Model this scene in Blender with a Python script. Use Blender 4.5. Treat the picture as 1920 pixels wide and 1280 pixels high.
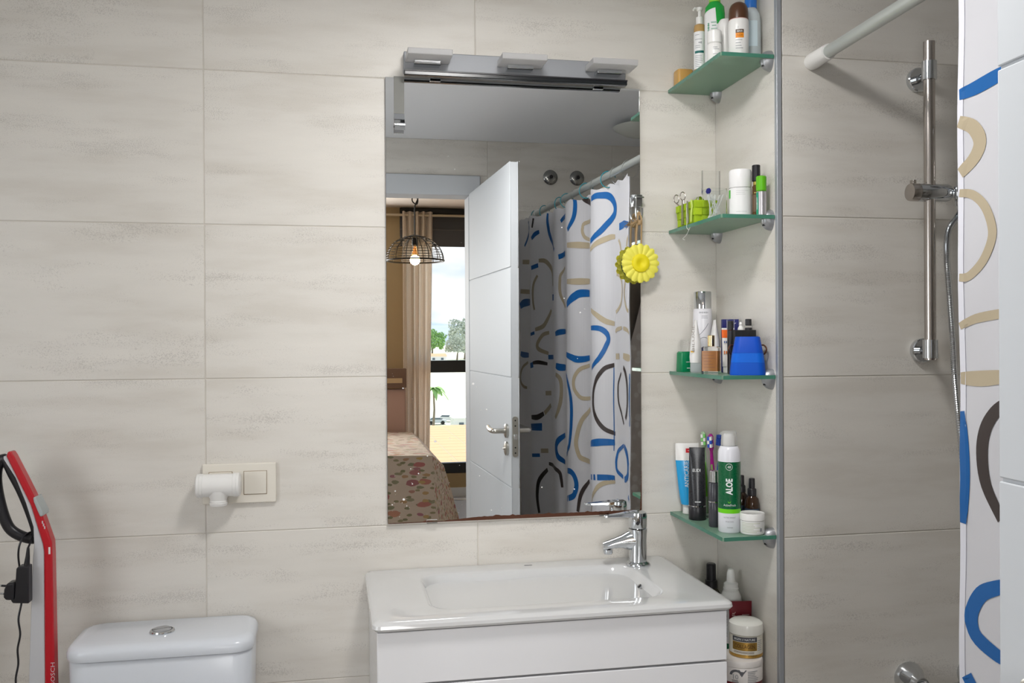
import bpy, bmesh, math, random
from math import sin, cos, pi, radians, atan2, sqrt
from mathutils import Matrix, Vector, Euler
random.seed(7)
for o in list(bpy.data.objects): bpy.data.objects.remove(o)
S = bpy.context.scene
COL = S.collection

# ------------------------------------------------------------------ camera, sky, lights, exposure
CX, CY, CZ = 0.26687, -2.07764, 1.36508
cam_d = bpy.data.cameras.new('camera'); cam_d.lens = 1729.6/1920*36; cam_d.sensor_width = 36
cam_d.clip_start = 0.02; cam_d.clip_end = 6000
cam = bpy.data.objects.new('camera', cam_d); COL.objects.link(cam); S.camera = cam
rt = Vector((0.981319, -0.192306, -0.0056)); up = Vector((0.005995, 0.001475, 0.999981)); bk = Vector((-0.192294, -0.981334, 0.0026))
cam.matrix_world = Matrix.Translation((CX, CY, CZ)) @ Matrix((rt, up, bk)).transposed().to_4x4()

W = bpy.data.worlds.new('sky'); S.world = W; W.use_nodes = True
nt = W.node_tree; nt.nodes.clear()
def N(t, typ, **kw):
    n = t.nodes.new(typ)
    for k, v in kw.items():
        if k in ('loc',): continue
        setattr(n, k, v)
    return n
out = N(nt, 'ShaderNodeOutputWorld'); bg = N(nt, 'ShaderNodeBackground'); tc = N(nt, 'ShaderNodeTexCoord')
mp = N(nt, 'ShaderNodeMapping'); mp.inputs['Scale'].default_value = (2.2, 2.2, 7.0)
nz = N(nt, 'ShaderNodeTexNoise'); nz.inputs['Scale'].default_value = 2.6; nz.inputs['Detail'].default_value = 7
cr = N(nt, 'ShaderNodeValToRGB'); cr.color_ramp.elements[0].position = .42; cr.color_ramp.elements[1].position = .60
cr.color_ramp.elements[0].color = (.50, .70, .92, 1); cr.color_ramp.elements[1].color = (.97, .98, 1, 1)
L = nt.links.new
L(tc.outputs['Generated'], mp.inputs['Vector']); L(mp.outputs['Vector'], nz.inputs['Vector']); L(nz.outputs['Fac'], cr.inputs['Fac'])
L(cr.outputs['Color'], bg.inputs['Color']); bg.inputs['Strength'].default_value = 0.74; L(bg.outputs['Background'], out.inputs['Surface'])

def lamp(name, typ, loc, rot, energy, color=(1, 1, 1), size=(1, 1), **kw):
    d = bpy.data.lights.new(name, typ); d.energy = energy; d.color = color
    if typ == 'AREA': d.shape = 'RECTANGLE'; d.size, d.size_y = size
    for k, v in kw.items(): setattr(d, k, v)
    o = bpy.data.objects.new(name, d); COL.objects.link(o); o.location = loc; o.rotation_euler = rot
    return o
# the sun over the landscape, behind the bedroom facade (it does not enter the rooms)
lamp('sun', 'SUN', (0, -30, 30), (radians(38), 0, radians(20)), 4.2, (1, .96, .88), angle=.01)
# daylight through the frosted window in the bathroom's left wall
lamp('bathroom_window_daylight', 'AREA', (-.965, -1.22, 1.42), (0, radians(-90), 0), 5.3, (.95, .97, 1), (.80, .80))
# added fill light for the doorway, at an unseen bedroom window added with it
lamp('doorway_fill_light', 'AREA', (-.20, -5.80, 1.45), (radians(90), 0, 0), 60, (1, .99, .97), (1.1, 1.7))
# the bathroom's lit ceiling lamp, above the basin and out of the frame
lamp('ceiling_lamp_light', 'AREA', (.60, -.84, 2.21), (0, 0, 0), 7.3, (1, .985, .965), (.26, .26), shape='DISK')
S.view_settings.view_transform = 'Standard'; S.view_settings.look = 'None'; S.view_settings.gamma = 1
S.view_settings.use_curve_mapping = False; S.view_settings.exposure = 0.62

# ------------------------------------------------------------------ materials
MATS = {}
def mat(name, col, rough=.5, metal=0, trans=0, ior=1.45, coat=0, emit=None, alpha=1, spec=.5, sss=0):
    if name in MATS: return MATS[name]
    m = bpy.data.materials.new(name); m.use_nodes = True; MATS[name] = m
    b = m.node_tree.nodes['Principled BSDF']; I = b.inputs
    I['Base Color'].default_value = (*col, 1); I['Roughness'].default_value = rough; I['Metallic'].default_value = metal
    I['Transmission Weight'].default_value = trans; I['IOR'].default_value = ior; I['Coat Weight'].default_value = coat
    I['Alpha'].default_value = alpha; I['Specular IOR Level'].default_value = spec
    if sss: I['Subsurface Weight'].default_value = sss; I['Subsurface Radius'].default_value = (.01, .01, .01)
    if emit: I['Emission Color'].default_value = (*emit[:3], 1); I['Emission Strength'].default_value = emit[3]
    # a little procedural unevenness of the gloss on every surface
    t = m.node_tree; n = N(t, 'ShaderNodeTexNoise'); n.inputs['Scale'].default_value = 35
    mr = N(t, 'ShaderNodeMapRange'); mr.inputs['To Min'].default_value = max(0, rough-.03); mr.inputs['To Max'].default_value = min(1, rough+.03)
    t.links.new(n.outputs['Fac'], mr.inputs['Value']); t.links.new(mr.outputs['Result'], I['Roughness'])
    return m
def ramp(t, fac, stops):
    r = N(t, 'ShaderNodeValToRGB'); e = r.color_ramp.elements
    while len(e) < len(stops): e.new(.5)
    for k, (p, c) in enumerate(stops): e[k].position = p; e[k].color = (*c, 1)
    t.links.new(fac, r.inputs['Fac']); return r.outputs['Color']
def mixc(t, fac, a, b, mode='MIX'):
    m = N(t, 'ShaderNodeMix', data_type='RGBA', blend_type=mode)
    for s, v in ((m.inputs[0], fac), (m.inputs[6], a), (m.inputs[7], b)):
        if isinstance(v, (int, float)): s.default_value = v
        elif isinstance(v, tuple): s.default_value = (*v, 1)
        else: t.links.new(v, s)
    return m.outputs[2]
def noise(t, vec, scale, detail=4, rough=.5):
    n = N(t, 'ShaderNodeTexNoise'); n.inputs['Scale'].default_value = scale; n.inputs['Detail'].default_value = detail; n.inputs['Roughness'].default_value = rough
    if vec is not None: t.links.new(vec, n.inputs['Vector'])
    return n.outputs['Fac']
def stone(name, base, band, speck, rough=.35):
    """pale travertine-like tile: soft horizontal bands, short grey specks"""
    m = bpy.data.materials.new(name); m.use_nodes = True; MATS[name] = m; t = m.node_tree
    b = t.nodes['Principled BSDF']; geo = N(t, 'ShaderNodeNewGeometry'); oi = N(t, 'ShaderNodeObjectInfo')
    sc = N(t, 'ShaderNodeVectorMath', operation='MULTIPLY_ADD')
    t.links.new(geo.outputs['Position'], sc.inputs[0]); sc.inputs[1].default_value = (1.5, 1.5, 8)
    ad = N(t, 'ShaderNodeMath', operation='MULTIPLY'); ad.inputs[1].default_value = 40; t.links.new(oi.outputs['Random'], ad.inputs[0])
    t.links.new(ad.outputs[0], sc.inputs[2]); v = sc.outputs[0]
    bands = noise(t, v, 2.2, 5, .55)
    c = ramp(t, bands, [(.36, band), (.52, base), (.75, tuple(min(1, x*1.05) for x in base))])
    sc2 = N(t, 'ShaderNodeVectorMath', operation='MULTIPLY_ADD'); t.links.new(geo.outputs['Position'], sc2.inputs[0]); sc2.inputs[1].default_value = (230, 230, 300)
    t.links.new(ad.outputs[0], sc2.inputs[2])
    sp = noise(t, sc2.outputs[0], 2.0, 2, .6)
    den = noise(t, v, 3.1, 3, .6)
    mul = N(t, 'ShaderNodeMath', operation='MULTIPLY'); t.links.new(sp, mul.inputs[0]); t.links.new(den, mul.inputs[1])
    f = N(t, 'ShaderNodeMapRange'); f.inputs['From Min'].default_value = .315; f.inputs['From Max'].default_value = .39; f.inputs['To Max'].default_value = .55
    t.links.new(mul.outputs[0], f.inputs['Value'])
    c2 = mixc(t, f.outputs['Result'], c, speck)
    fine = noise(t, sc2.outputs[0], 7.0, 2)
    c3 = mixc(t, .16, c2, ramp(t, fine, [(.3, (.55, .53, .5)), (.7, (1, 1, 1))]), 'MULTIPLY')
    t.links.new(c3, b.inputs['Base Color']); b.inputs['Roughness'].default_value = rough; b.inputs['Specular IOR Level'].default_value = .35
    bp = N(t, 'ShaderNodeBump'); bp.inputs['Strength'].default_value = .06; bp.inputs['Distance'].default_value = .002
    t.links.new(fine, bp.inputs['Height']); t.links.new(bp.outputs['Normal'], b.inputs['Normal'])
    return m
TILE = stone('stone_tile', (.735, .705, .655), (.68, .645, .59), (.47, .44, .405))
GROUT = mat('grout', (.64, .60, .54), .9)
WHITE = mat('white_gloss_lacquer', (.80, .80, .82), .16, coat=.3)
CERAM = mat('white_ceramic', (.62, .62, .62), .10, coat=.4)
CERAM_B = mat('white_ceramic_tank', (.69, .72, .77), .2)
DOORW = mat('white_door_lacquer', (.60, .625, .655), .6, spec=.25)
CEIL = mat('ceiling_paint', (.84, .85, .87), .9)
CHROME = mat('chrome', (.62, .64, .66), .06, 1)
STEEL = mat('worn_steel', (.50, .46, .43), .22, 1)
DSTEEL = mat('satin_nickel', (.52, .50, .46), .3, 1)
ALU = mat('aluminium', (.60, .62, .66), .32, 1)
TRIM = mat('satin_trim', (.40, .42, .45), .38, .35)
CLAMP = mat('satin_clamp', (.42, .43, .45), .42, .8)
GLASS_G = mat('frosted_green_glass', (.36, .58, .43), .30, trans=.60, ior=1.3)
GLASS_E = mat('green_glass_edge', (.10, .33, .23), .12, trans=.35)
CLEAR = mat('clear_plastic', (.96, .97, .97), .05, trans=1, ior=1.12)
ACRYL = mat('frosted_acrylic', (.80, .79, .79), .4, trans=.55, ior=1.25)
BLACK = mat('black_plastic', (.014, .013, .016), .35)
BLACKM = mat('black_matte', (.012, .012, .012), .55)
CREAM = mat('cream_plastic', (.76, .72, .64), .35)
PWHITE = mat('white_plastic', (.80, .79, .77), .3)
RED = mat('red_plastic', (.50, .006, .016), .25, coat=.3)
GREYW = mat('grey_white_plastic', (.56, .56, .58), .4)
TEAL = mat('teal_plastic', (.02, .24, .30), .35)
YEL = mat('yellow_petal', (.80, .74, .10), .55, sss=.1)
YEL2 = mat('yellow_disc', (.78, .66, .005), .6)
TWINE = mat('jute_twine', (.40, .27, .14), .9)
MIRR = bpy.data.materials.new('mirror_silver'); MIRR.use_nodes = True; MATS['mirror'] = MIRR
_t = MIRR.node_tree; _t.nodes.remove(_t.nodes['Principled BSDF']); _g = N(_t, 'ShaderNodeBsdfGlossy'); _g.inputs['Roughness'].default_value = 0
_g.inputs['Color'].default_value = (.95, .96, .955, 1); _t.links.new(_g.outputs[0], _t.nodes['Material Output'].inputs['Surface'])

# ------------------------------------------------------------------ mesh builder
class G:
    def __init__(s): s.v = []; s.f = []
    def add(s, vs, fs):
        k = len(s.v); s.v += [tuple(p) for p in vs]; s.f += [tuple(i+k for i in f) for f in fs]; return s
    def box(s, x0, x1, y0, y1, z0, z1, rz=0, c=None):
        vs = [Vector((x, y, z)) for z in (z0, z1) for (x, y) in ((x0, y0), (x1, y0), (x1, y1), (x0, y1))]
        if rz:
            c = Vector(c or ((x0+x1)/2, (y0+y1)/2, 0)); R = Matrix.Rotation(rz, 3, 'Z'); vs = [R @ (p-c)+c for p in vs]
        return s.add(vs, [(3, 2, 1, 0), (4, 5, 6, 7), (0, 1, 5, 4), (1, 2, 6, 5), (2, 3, 7, 6), (3, 0, 4, 7)])
    def lathe(s, prof, n=28, c=(0, 0, 0), axis='Z', sx=1, sy=1, a0=0, a1=2*pi):
        c = Vector(c); full = abs(a1-a0-2*pi) < 1e-6; m = n if full else n+1; vs = []; fs = []
        for r, z in prof:
            for k in range(m):
                a = a0+(a1-a0)*k/n; p = Vector((r*cos(a)*sx, r*sin(a)*sy, z))
                if axis == 'X': p = Vector((p.z, p.x, p.y))
                elif axis == 'Y': p = Vector((p.x, p.z, p.y))
                vs.append(p+c)
        for i in range(len(prof)-1):
            for k in range(n if full else n):
                k2 = (k+1) % m; q = (i*m+k, i*m+k2, (i+1)*m+k2, (i+1)*m+k)
                fs.append(q if axis != 'Y' else q[::-1])
        if full:
            if prof[0][0] > 1e-6: fs.append(tuple(reversed(range(m))) if axis != 'Y' else tuple(range(m)))
            if prof[-1][0] > 1e-6:
                e = tuple((len(prof)-1)*m+k for k in range(m)); fs.append(e if axis != 'Y' else e[::-1])
        return s.add(vs, fs)
    def cyl(s, p0, p1, r0, r1=None, n=20): return s.tube([p0, p1], [r0, r1 if r1 is not None else r0], n)
    def tube(s, pts, r, n=10, closed=False):
        pts = [Vector(p) for p in pts]; m = len(pts); rr = r if isinstance(r, (list, tuple)) else [r]*m; vs = []; fs = []; u = None
        for i, p in enumerate(pts):
            a = pts[(i-1) % m] if (closed or i > 0) else p; b = pts[(i+1) % m] if (closed or i < m-1) else p
            d = (b-a).normalized() if (b-a).length > 1e-9 else Vector((0, 0, 1))
            if u is None: u = d.orthogonal().normalized()
            u = (u-d*u.dot(d)); u = u.normalized() if u.length > 1e-6 else d.orthogonal().normalized(); w = d.cross(u)
            for k in range(n): vs.append(p+(u*cos(2*pi*k/n)+w*sin(2*pi*k/n))*rr[i])
        for i in range(m if closed else m-1):
            j = (i+1) % m
            for k in range(n): fs.append((i*n+k, i*n+(k+1) % n, j*n+(k+1) % n, j*n+k))
        if not closed: fs += [tuple(reversed(range(n))), tuple((m-1)*n+k for k in range(n))]
        return s.add(vs, fs)
    def loft(s, rings, cap=True):
        n = len(rings[0]); vs = [p for r in rings for p in r]; fs = []
        for i in range(len(rings)-1):
            for k in range(n): fs.append((i*n+k, i*n+(k+1) % n, (i+1)*n+(k+1) % n, (i+1)*n+k))
        if cap: fs += [tuple(reversed(range(n))), tuple((len(rings)-1)*n+k for k in range(n))]
        return s.add(vs, fs)
    def prism(s, poly, f0, f1):
        """poly: 2-D outline; f0, f1 map an outline point to the near and far face"""
        n = len(poly); vs = [f0(p) for p in poly]+[f1(p) for p in poly]
        fs = [tuple(range(n)), tuple(reversed(range(n, 2*n)))]+[(i, n+i, n+(i+1) % n, (i+1) % n) for i in range(n)]
        return s.add(vs, fs)
    def grid(s, fn, nu, nv, closed_u=False):
        vs = [fn(i/nu, j/nv) for j in range(nv+1) for i in range(nu+1)]
        return s.add(vs, [(j*(nu+1)+i, j*(nu+1)+i+1, (j+1)*(nu+1)+i+1, (j+1)*(nu+1)+i) for j in range(nv) for i in range(nu)])
    def mesh(s, name):
        me = bpy.data.meshes.new(name); me.from_pydata(s.v, [], s.f); bm = bmesh.new(); bm.from_mesh(me)
        bmesh.ops.recalc_face_normals(bm, faces=bm.faces); bm.to_mesh(me); bm.free(); return me
    def build(s, name, m, parent=None, bevel=0, smooth=True, seg=2, loc=None, recalc=True):
        me = s.mesh(name); me.materials.append(m); o = bpy.data.objects.new(name, me); COL.objects.link(o)
        if smooth:
            for p in me.polygons: p.use_smooth = True
            me.set_sharp_from_angle(angle=radians(38))
        if bevel:
            b = o.modifiers.new('bevel', 'BEVEL'); b.width = bevel; b.segments = seg; b.limit_method = 'ANGLE'; b.angle_limit = radians(40); b.harden_normals = False
        if parent: o.parent = parent
        if loc: o.location = loc
        return o
def tag(o, label=None, cat=None, group=None, kind=None):
    if label: o['label'] = label
    if cat: o['category'] = cat
    if group: o['group'] = group
    if kind: o['kind'] = kind
    return o
def thing(name, label, cat, loc=(0, 0, 0), rz=0, group=None, kind=None):
    o = bpy.data.objects.new(name, None); o.empty_display_size = .05; COL.objects.link(o); o.location = loc; o.rotation_euler = (0, 0, rz)
    return tag(o, label, cat, group, kind)
def rrect(x0, x1, y0, y1, r, n=5):
    P = []
    for cx, cy, a in ((x1-r, y1-r, 0), (x0+r, y1-r, pi/2), (x0+r, y0+r, pi), (x1-r, y0+r, 3*pi/2)):
        P += [(cx+r*cos(a+pi/2*k/n), cy+r*sin(a+pi/2*k/n)) for k in range(n+1)]
    return P
def smoothpath(P, n=6, closed=False):
    P = [Vector(p) for p in P]; m = len(P); R = []
    for i in range(m if closed else m-1):
        g = (lambda k: P[k % m]) if closed else (lambda k: P[max(0, min(m-1, k))])
        a, b, c, d = g(i-1), g(i), g(i+1), g(i+2)
        for k in range(n):
            t = k/n; R.append(.5*((2*b)+(c-a)*t+(2*a-5*b+4*c-d)*t*t+(3*b-a-3*c+d)*t**3))
    if not closed: R.append(P[-1])
    return R
_txt = {}
def text_geo(st, bold=0):
    if (st, bold) in _txt: return _txt[(st, bold)]
    cu = bpy.data.curves.new('t', 'FONT'); cu.body = st; cu.size = 1; cu.resolution_u = 2; cu.offset = bold; o = bpy.data.objects.new('t', cu); COL.objects.link(o)
    dg = bpy.context.evaluated_depsgraph_get(); me = bpy.data.meshes.new_from_object(o.evaluated_get(dg))
    bm = bmesh.new(); bm.from_mesh(me); bmesh.ops.triangulate(bm, faces=bm.faces)
    for _ in range(4):
        es = [e for e in bm.edges if e.calc_length() > .17]
        if not es: break
        bmesh.ops.subdivide_edges(bm, edges=es, cuts=1); bmesh.ops.triangulate(bm, faces=bm.faces)
    bm.to_mesh(me); bm.free()
    vs = [v.co.copy() for v in me.vertices]; fs = [tuple(p.vertices) for p in me.polygons]
    w = max(v.x for v in vs); x0 = min(v.x for v in vs); h = max(v.y for v in vs)
    bpy.data.objects.remove(o); bpy.data.meshes.remove(me); bpy.data.curves.remove(cu)
    _txt[(st, bold)] = ([((v.x-x0)/h, v.y/h) for v in vs], fs, (w-x0)/h); return _txt[(st, bold)]
def text(parent, st, m, h, fn, width=None, vertical=False, name='lettering', bold=0):
    """lettering of cap height h centred on 0,0; fn maps (u,v) on the surface to 3-D"""
    if st == '-':
        g = G(); n = max(3, int(width/h/.55)); rnd = random.Random(int(width*1e6))
        for i in range(n):
            a0 = (-.5+i/n)*width; a1 = a0+width/n*rnd.uniform(.5, .85); b = h*rnd.uniform(.3, .5); Q = [(a0, -b), (a1, -b), (a1, b), (a0, b)]
            g.add([fn(-q[1], q[0]) if vertical else fn(*q) for q in Q], [(0, 1, 2, 3)])
        return tag(g.build('small_print', m, parent, smooth=False, recalc=False), kind='stuff')
    vs, fs, w = text_geo(st, bold); sx = (width/(w*h)) if width else 1; g = G(); P = []
    for x, y in vs:
        u = (x-w/2)*h*sx; v = (y-.5)*h
        if vertical: u, v = -v, u
        P.append(fn(u, v))
    g.add(P, fs); me = bpy.data.meshes.new(name); me.from_pydata(g.v, [], g.f); me.materials.append(m)
    o = bpy.data.objects.new(name, me); COL.objects.link(o); o.parent = parent; return o
def ca(x, y): return atan2(CY-y, CX-x)          # bearing from an item to the room's doorway
def oncyl(r, z, a): return lambda u, v: (r*cos(a+u/r), r*sin(a+u/r), z+v)
def arc(r, z0, z1, a, half, n=14): return G().lathe([(r, z0), (r, z1)], n, a0=a-half, a1=a+half)

# ------------------------------------------------------------------ tiled walls
TW, TH, Z0 = .5924, .333, .95
_tm = {}
def tiled(root, mapf, u0, u1, z0, z1, uo, holes=(), zo=Z0, tw=TW, th=TH, m=None, gap=.0016, name='tile'):
    """separate tiles on a wall; mapf(u, d, z) -> 3-D with d the distance out of the wall"""
    m = m or TILE
    us = []; k = math.floor((u0-uo)/tw)
    while uo+k*tw < u1-1e-6: us.append((max(u0, uo+k*tw), min(u1, uo+(k+1)*tw))); k += 1
    zs = []; k = math.floor((z0-zo)/th)
    while zo+k*th < z1-1e-6: zs.append((max(z0, zo+k*th), min(z1, zo+(k+1)*th))); k += 1
    for a, b in us:
        for c, d in zs:
            rects = [(a, b, c, d)]
            for (p, q, r, s) in holes:
                nr = []
                for (a1, b1, c1, d1) in rects:
                    if p >= b1 or q <= a1 or r >= d1 or s <= c1: nr.append((a1, b1, c1, d1)); continue
                    if c1 < r: nr.append((a1, b1, c1, r))
                    if s < d1: nr.append((a1, b1, s, d1))
                    x, y = max(c1, r), min(d1, s)
                    if a1 < p: nr.append((a1, p, x, y))
                    if q < b1: nr.append((q, b1, x, y))
                rects = nr
            for (a1, b1, c1, d1) in rects:
                if b1-a1 < .006 or d1-c1 < .006: continue
                w, h = round(b1-a1-gap, 4), round(d1-c1-gap, 4); o0 = mapf(0, 0, 0); key = (round(w, 3), round(h, 3), mapf(1, 0, 0), mapf(0, 1, 0), m.name)
                if key not in _tm:
                    g = G(); e = .0012; P = []
                    for dd, i in ((-.002, 0), (.0006, 0), (.0015, e)):
                        for (u, z) in ((-w/2+i, -h/2+i), (w/2-i, -h/2+i), (w/2-i, h/2-i), (-w/2+i, h/2-i)):
                            q = Vector(mapf(u, dd, z))-Vector(o0); P.append(q)
                    g.add(P, [(0, 1, 5, 4), (1, 2, 6, 5), (2, 3, 7, 6), (3, 0, 4, 7), (4, 5, 9, 8), (5, 6, 10, 9), (6, 7, 11, 10), (7, 4, 8, 11), (8, 9, 10, 11)])
                    me = g.mesh(name); me.materials.append(m); _tm[key] = me
                o = bpy.data.objects.new(name, _tm[key]); COL.objects.link(o); o.parent = root
                o.location = mapf((a1+b1)/2, 0, (c1+d1)/2)
LW, NX, ND, SX, OY, CH = -1.0, 1.174, -.31, 2.05, -2.09, 2.268
T0 = .0015
def wall(name, g, m=GROUT): return tag(g.build(name, m, smooth=False), kind='structure')
wb = wall('wall_back', G().box(LW-.1, NX+.0, T0, .1, -.02, CH))
tiled(wb, lambda u, d, z: (u, T0-d, z), LW, NX+.002, 0, CH, 0)
wn = wall('wall_niche', G().box(NX+T0, SX, ND+.006, .1, -.02, CH))
tiled(wn, lambda u, d, z: (NX+T0-d, u, z), ND+.008, .001, 0, CH, -.50)
ws = wall('wall_shower', G().box(NX+.012, SX+.1, ND+T0, ND+.0055, -.02, CH))
tiled(ws, lambda u, d, z: (u, ND+T0-d, z), NX+.012, SX, 0, CH, NX+.012)
tr = G().box(NX-.0015, NX+.0095, ND-.003, ND+.008, 0, CH).build('trim_1', TRIM, bevel=.0012); tag(tr, kind='structure')
wr = wall('wall_right', G().box(SX+T0, SX+.1, OY-.1, ND+.01, -.02, CH))
tiled(wr, lambda u, d, z: (SX+T0-d, u, z), OY, ND, 0, CH, -1.2)
DX0, DX1, DZ = .06, .880, 2.016      # the door opening
wd = wall('wall_door', G().box(LW-.1, DX0-.012, OY-.10, OY-T0, -.02, CH).box(DX1+.012, SX+.1, OY-.10, OY-T0, -.02, CH).box(DX0-.012, DX1+.012, OY-.10, OY-T0, DZ+.012, CH))
tiled(wd, lambda u, d, z: (u, OY-T0+d, z), LW, SX, 0, CH, .971-TW, holes=((DX0-.055, DX1+.056, -1, 2.108),))
LWy0, LWy1, LWz0, LWz1 = -1.66, -.78, .98, 1.86
wl = wall('wall_left', G().box(LW-.1, LW-T0, OY-.1, LWy0, -.02, CH).box(LW-.1, LW-T0, LWy1, .1, -.02, CH).box(LW-.1, LW-T0, LWy0, LWy1, -.02, LWz0).box(LW-.1, LW-T0, LWy0, LWy1, LWz1, CH))
tiled(wl, lambda u, d, z: (LW-T0+d, u, z), OY, 0, 0, CH, -.3, holes=((LWy0-.04, LWy1+.04, LWz0-.04, LWz1+.04),))
w2 = thing('window_2', None, None, (LW-.03, (LWy0+LWy1)/2, (LWz0+LWz1)/2), kind='structure'); _h = .44
G().box(-.03, .032, -_h-.03, -_h+.03, -_h-.03, _h+.03).box(-.03, .032, _h-.03, _h+.03, -_h-.03, _h+.03).box(-.03, .032, -_h, _h, -_h-.03, -_h+.03).box(-.03, .032, -_h, _h, _h-.03, _h+.03).build('frame', PWHITE, w2, .003)
G().box(-.006, 0, -_h+.03, _h-.03, -_h+.03, _h-.03).build('pane', mat('frosted_pane', (.9, .93, .95), .5, trans=.9), w2)
wall('ceiling', G().box(LW-.1, SX+.1, OY-.1, .1, CH, CH+.1), CEIL)
FLOOR = stone('floor_tile', (.62, .58, .53), (.55, .51, .46), (.4, .37, .34))
fl = wall('floor', G().box(LW, SX, OY, 0, -.1, -.0015))
tiled(fl, lambda u, d, z: (u, z, -.0015+d), LW, SX, OY, 0, 0, zo=0, tw=.45, th=.45, m=FLOOR)

# ------------------------------------------------------------------ door in the wall behind the camera
t1 = tag(G().box(DX0-.055, DX0, OY-.115, OY+.012, 0, DZ).build('trim_2', DOORW, bevel=.004), kind='structure')
t1 = tag(G().box(DX1, DX1+.056, OY-.115, OY+.012, 0, DZ).build('trim_3', DOORW, bevel=.004), kind='structure')
t1 = tag(G().box(DX0-.055, DX1+.056, OY-.115, OY+.012, DZ, 2.107).build('trim_4', DOORW, bevel=.004), kind='structure')
hx, hy, ex, ey = .880, -2.062, .915, -1.274
dl = sqrt((ex-hx)**2+(ey-hy)**2)
dr = thing('door_1', None, None, (hx, hy, 0), atan2(ey-hy, ex-hx), kind='structure')   # local +X runs along the leaf, +Y is the camera side
G().box(.001, dl-.001, -.029, -.003, .006, 2.018).build('core', DOORW, dr, .001)
for k in range(5):
    z0 = .006+.406*k+(0 if k == 0 else .0015); z1 = .006+.4055*(k+1)-.0015+(.0005*k)
    if k == 4: z1 = 2.02
    G().box(0, dl, -.003, 0, z0, z1).build('panel', DOORW, dr, .0015)
    G().box(0, dl, -.032, -.029, z0, z1).build('panel', DOORW, dr, .0015)
hz = 1.022
for sg, nm in ((1, 'handle'), (-1, 'handle')):
    y = 0 if sg > 0 else -.032
    pts = [(dl-.06, y+sg*.004, hz), (dl-.06, y+sg*.045, hz), (dl-.066, y+sg*.052, hz), (dl-.085, y+sg*.054, hz), (dl-.13, y+sg*.052, hz), (dl-.185, y+sg*.045, hz+.004)]
    h = G().tube(smoothpath(pts, 4), .0095, 12).build(nm, DSTEEL, dr)
    G().lathe([(0, 0), (.026, 0), (.026, .008), (.022, .010), (0, .010)], 24, axis='Y').build('rosette', DSTEEL, h, loc=(dl-.06, y if sg > 0 else y-.010, hz))
    k = G().lathe([(0, 0), (.026, 0), (.026, .008), (.022, .010), (0, .010)], 24, axis='Y').build('escutcheon', DSTEEL, dr, loc=(dl-.06, y if sg > 0 else y-.010, hz-.066))
    G().box(-.009, .009, -.004, .018, -.003, .003).build('thumb_turn', DSTEEL, k, .001)
lp = G().prism(rrect(-.011, .011, -.075, .075, .0105, 5), lambda p: (dl+.0012, -.0155+p[0], 1.005+p[1]), lambda p: (dl-.004, -.0155+p[0], 1.005+p[1])).build('lock_plate', DSTEEL, dr)
G().box(dl, dl+.009, -.022, -.009, .995, 1.015).build('latch', CHROME, lp, .002)
for z in (.945, .965, 1.045, 1.065): G().lathe([(0, 0), (.003, 0), (.003, .0008), (0, .0008)], 10, axis='X', c=(dl+.0012, -.0155, z)).build('screw', BLACK, lp)

# ------------------------------------------------------------------ vanity and basin
va = thing('vanity_cabinet', 'white wall-hung vanity cabinet with two handleless drawers under the basin', 'cabinet', (.684, -.003, .40))
G().box(-.338, -.320, -.365, 0, 0, .434).box(.320, .338, -.365, 0, 0, .434).box(-.320, .320, -.365, 0, 0, .018).box(-.320, .320, -.018, 0, .018, .434).build('body', WHITE, va, .001)
G().box(-.339, .339, -.386, -.367, .336, .432).build('drawer', WHITE, va, .0015)
G().box(-.339, .339, -.386, -.367, .005, .332).build('drawer', WHITE, va, .0015)
BX0, BX1, BY = .336, 1.036, -.40
ba = thing('washbasin', 'white ceramic washbasin with a shallow rectangular bowl on the vanity', 'basin', (0, 0, 0))
g = G(); R = []
def ring(x0, x1, y0, y1, r, z, n=8): return [(x, y, z) for x, y in rrect(x0, x1, y0, y1, r, n)]
R.append(ring(BX0+.012, BX1-.012, BY+.012, -.002, .012, .8345)); R.append(ring(BX0+.004, BX1-.004, BY+.004, -.002, .014, .836))
R.append(ring(BX0, BX1, BY, -.002, .016, .841)); R.append(ring(BX0+.001, BX1-.001, BY+.001, -.002, .017, .847)); R.append(ring(BX0+.006, BX1-.006, BY+.006, -.004, .016, .8515))
R.append(ring(BX0+.014, BX1-.014, BY+.014, -.012, .014, .8525))
a0, a1, b0, b1 = .452, .925, -.330, -.066
for dx, z, rr in ((-.006, .8520, .05), (0, .8505, .048), (.004, .846, .046), (.008, .838, .044), (.018, .80, .044), (.032, .765, .05), (.05, .752, .06), (.10, .747, .03)):
    R.append(ring(a0+dx, a1-dx*(.8 if z > .84 else 1.2 if z > .83 else 2.6), b0+dx, b1-dx, rr, z))
g.loft(R, cap=False); n = len(R[0]); g.f.append(tuple(len(g.v)-n+k for k in range(n))); g.f.append(tuple(reversed(range(n))))
g.build('basin', CERAM, ba)
# overflow opening in the right bowl wall
nrm = Vector((-.71, 0, .70)); c = Vector((.9080, -.2060, .8368))
ov = bpy.data.objects.new('overflow', G().lathe([(0, 0), (.006, 0), (.0085, .001), (.0085, .003), (.0065, .0035), (.0058, .0008), (0, .0008)], 20, sx=1.0, sy=.9).mesh('overflow')); ov.data.materials.append(CHROME); COL.objects.link(ov); ov.parent = ba
ov.location = c; ov.rotation_euler = nrm.to_track_quat('Z', 'Y').to_euler(); ov.scale = (1.15, .75, .8)
oh = G().lathe([(0, .0009), (.0056, .0009), (.0056, .0012), (0, .0012)], 16).build('hole', BLACKM, ov)
drn = G().lathe([(0, .7475), (.03, .7475), (.031, .750), (.026, .752), (.024, .750), (0, .7515)], 24, c=(.69, -.19, 0)).build('drain', CHROME, ba)
G().box(.693, .711, -.0345, -.0315, .8525, .8527).build('maker_mark', BLACKM, ba)
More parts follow.
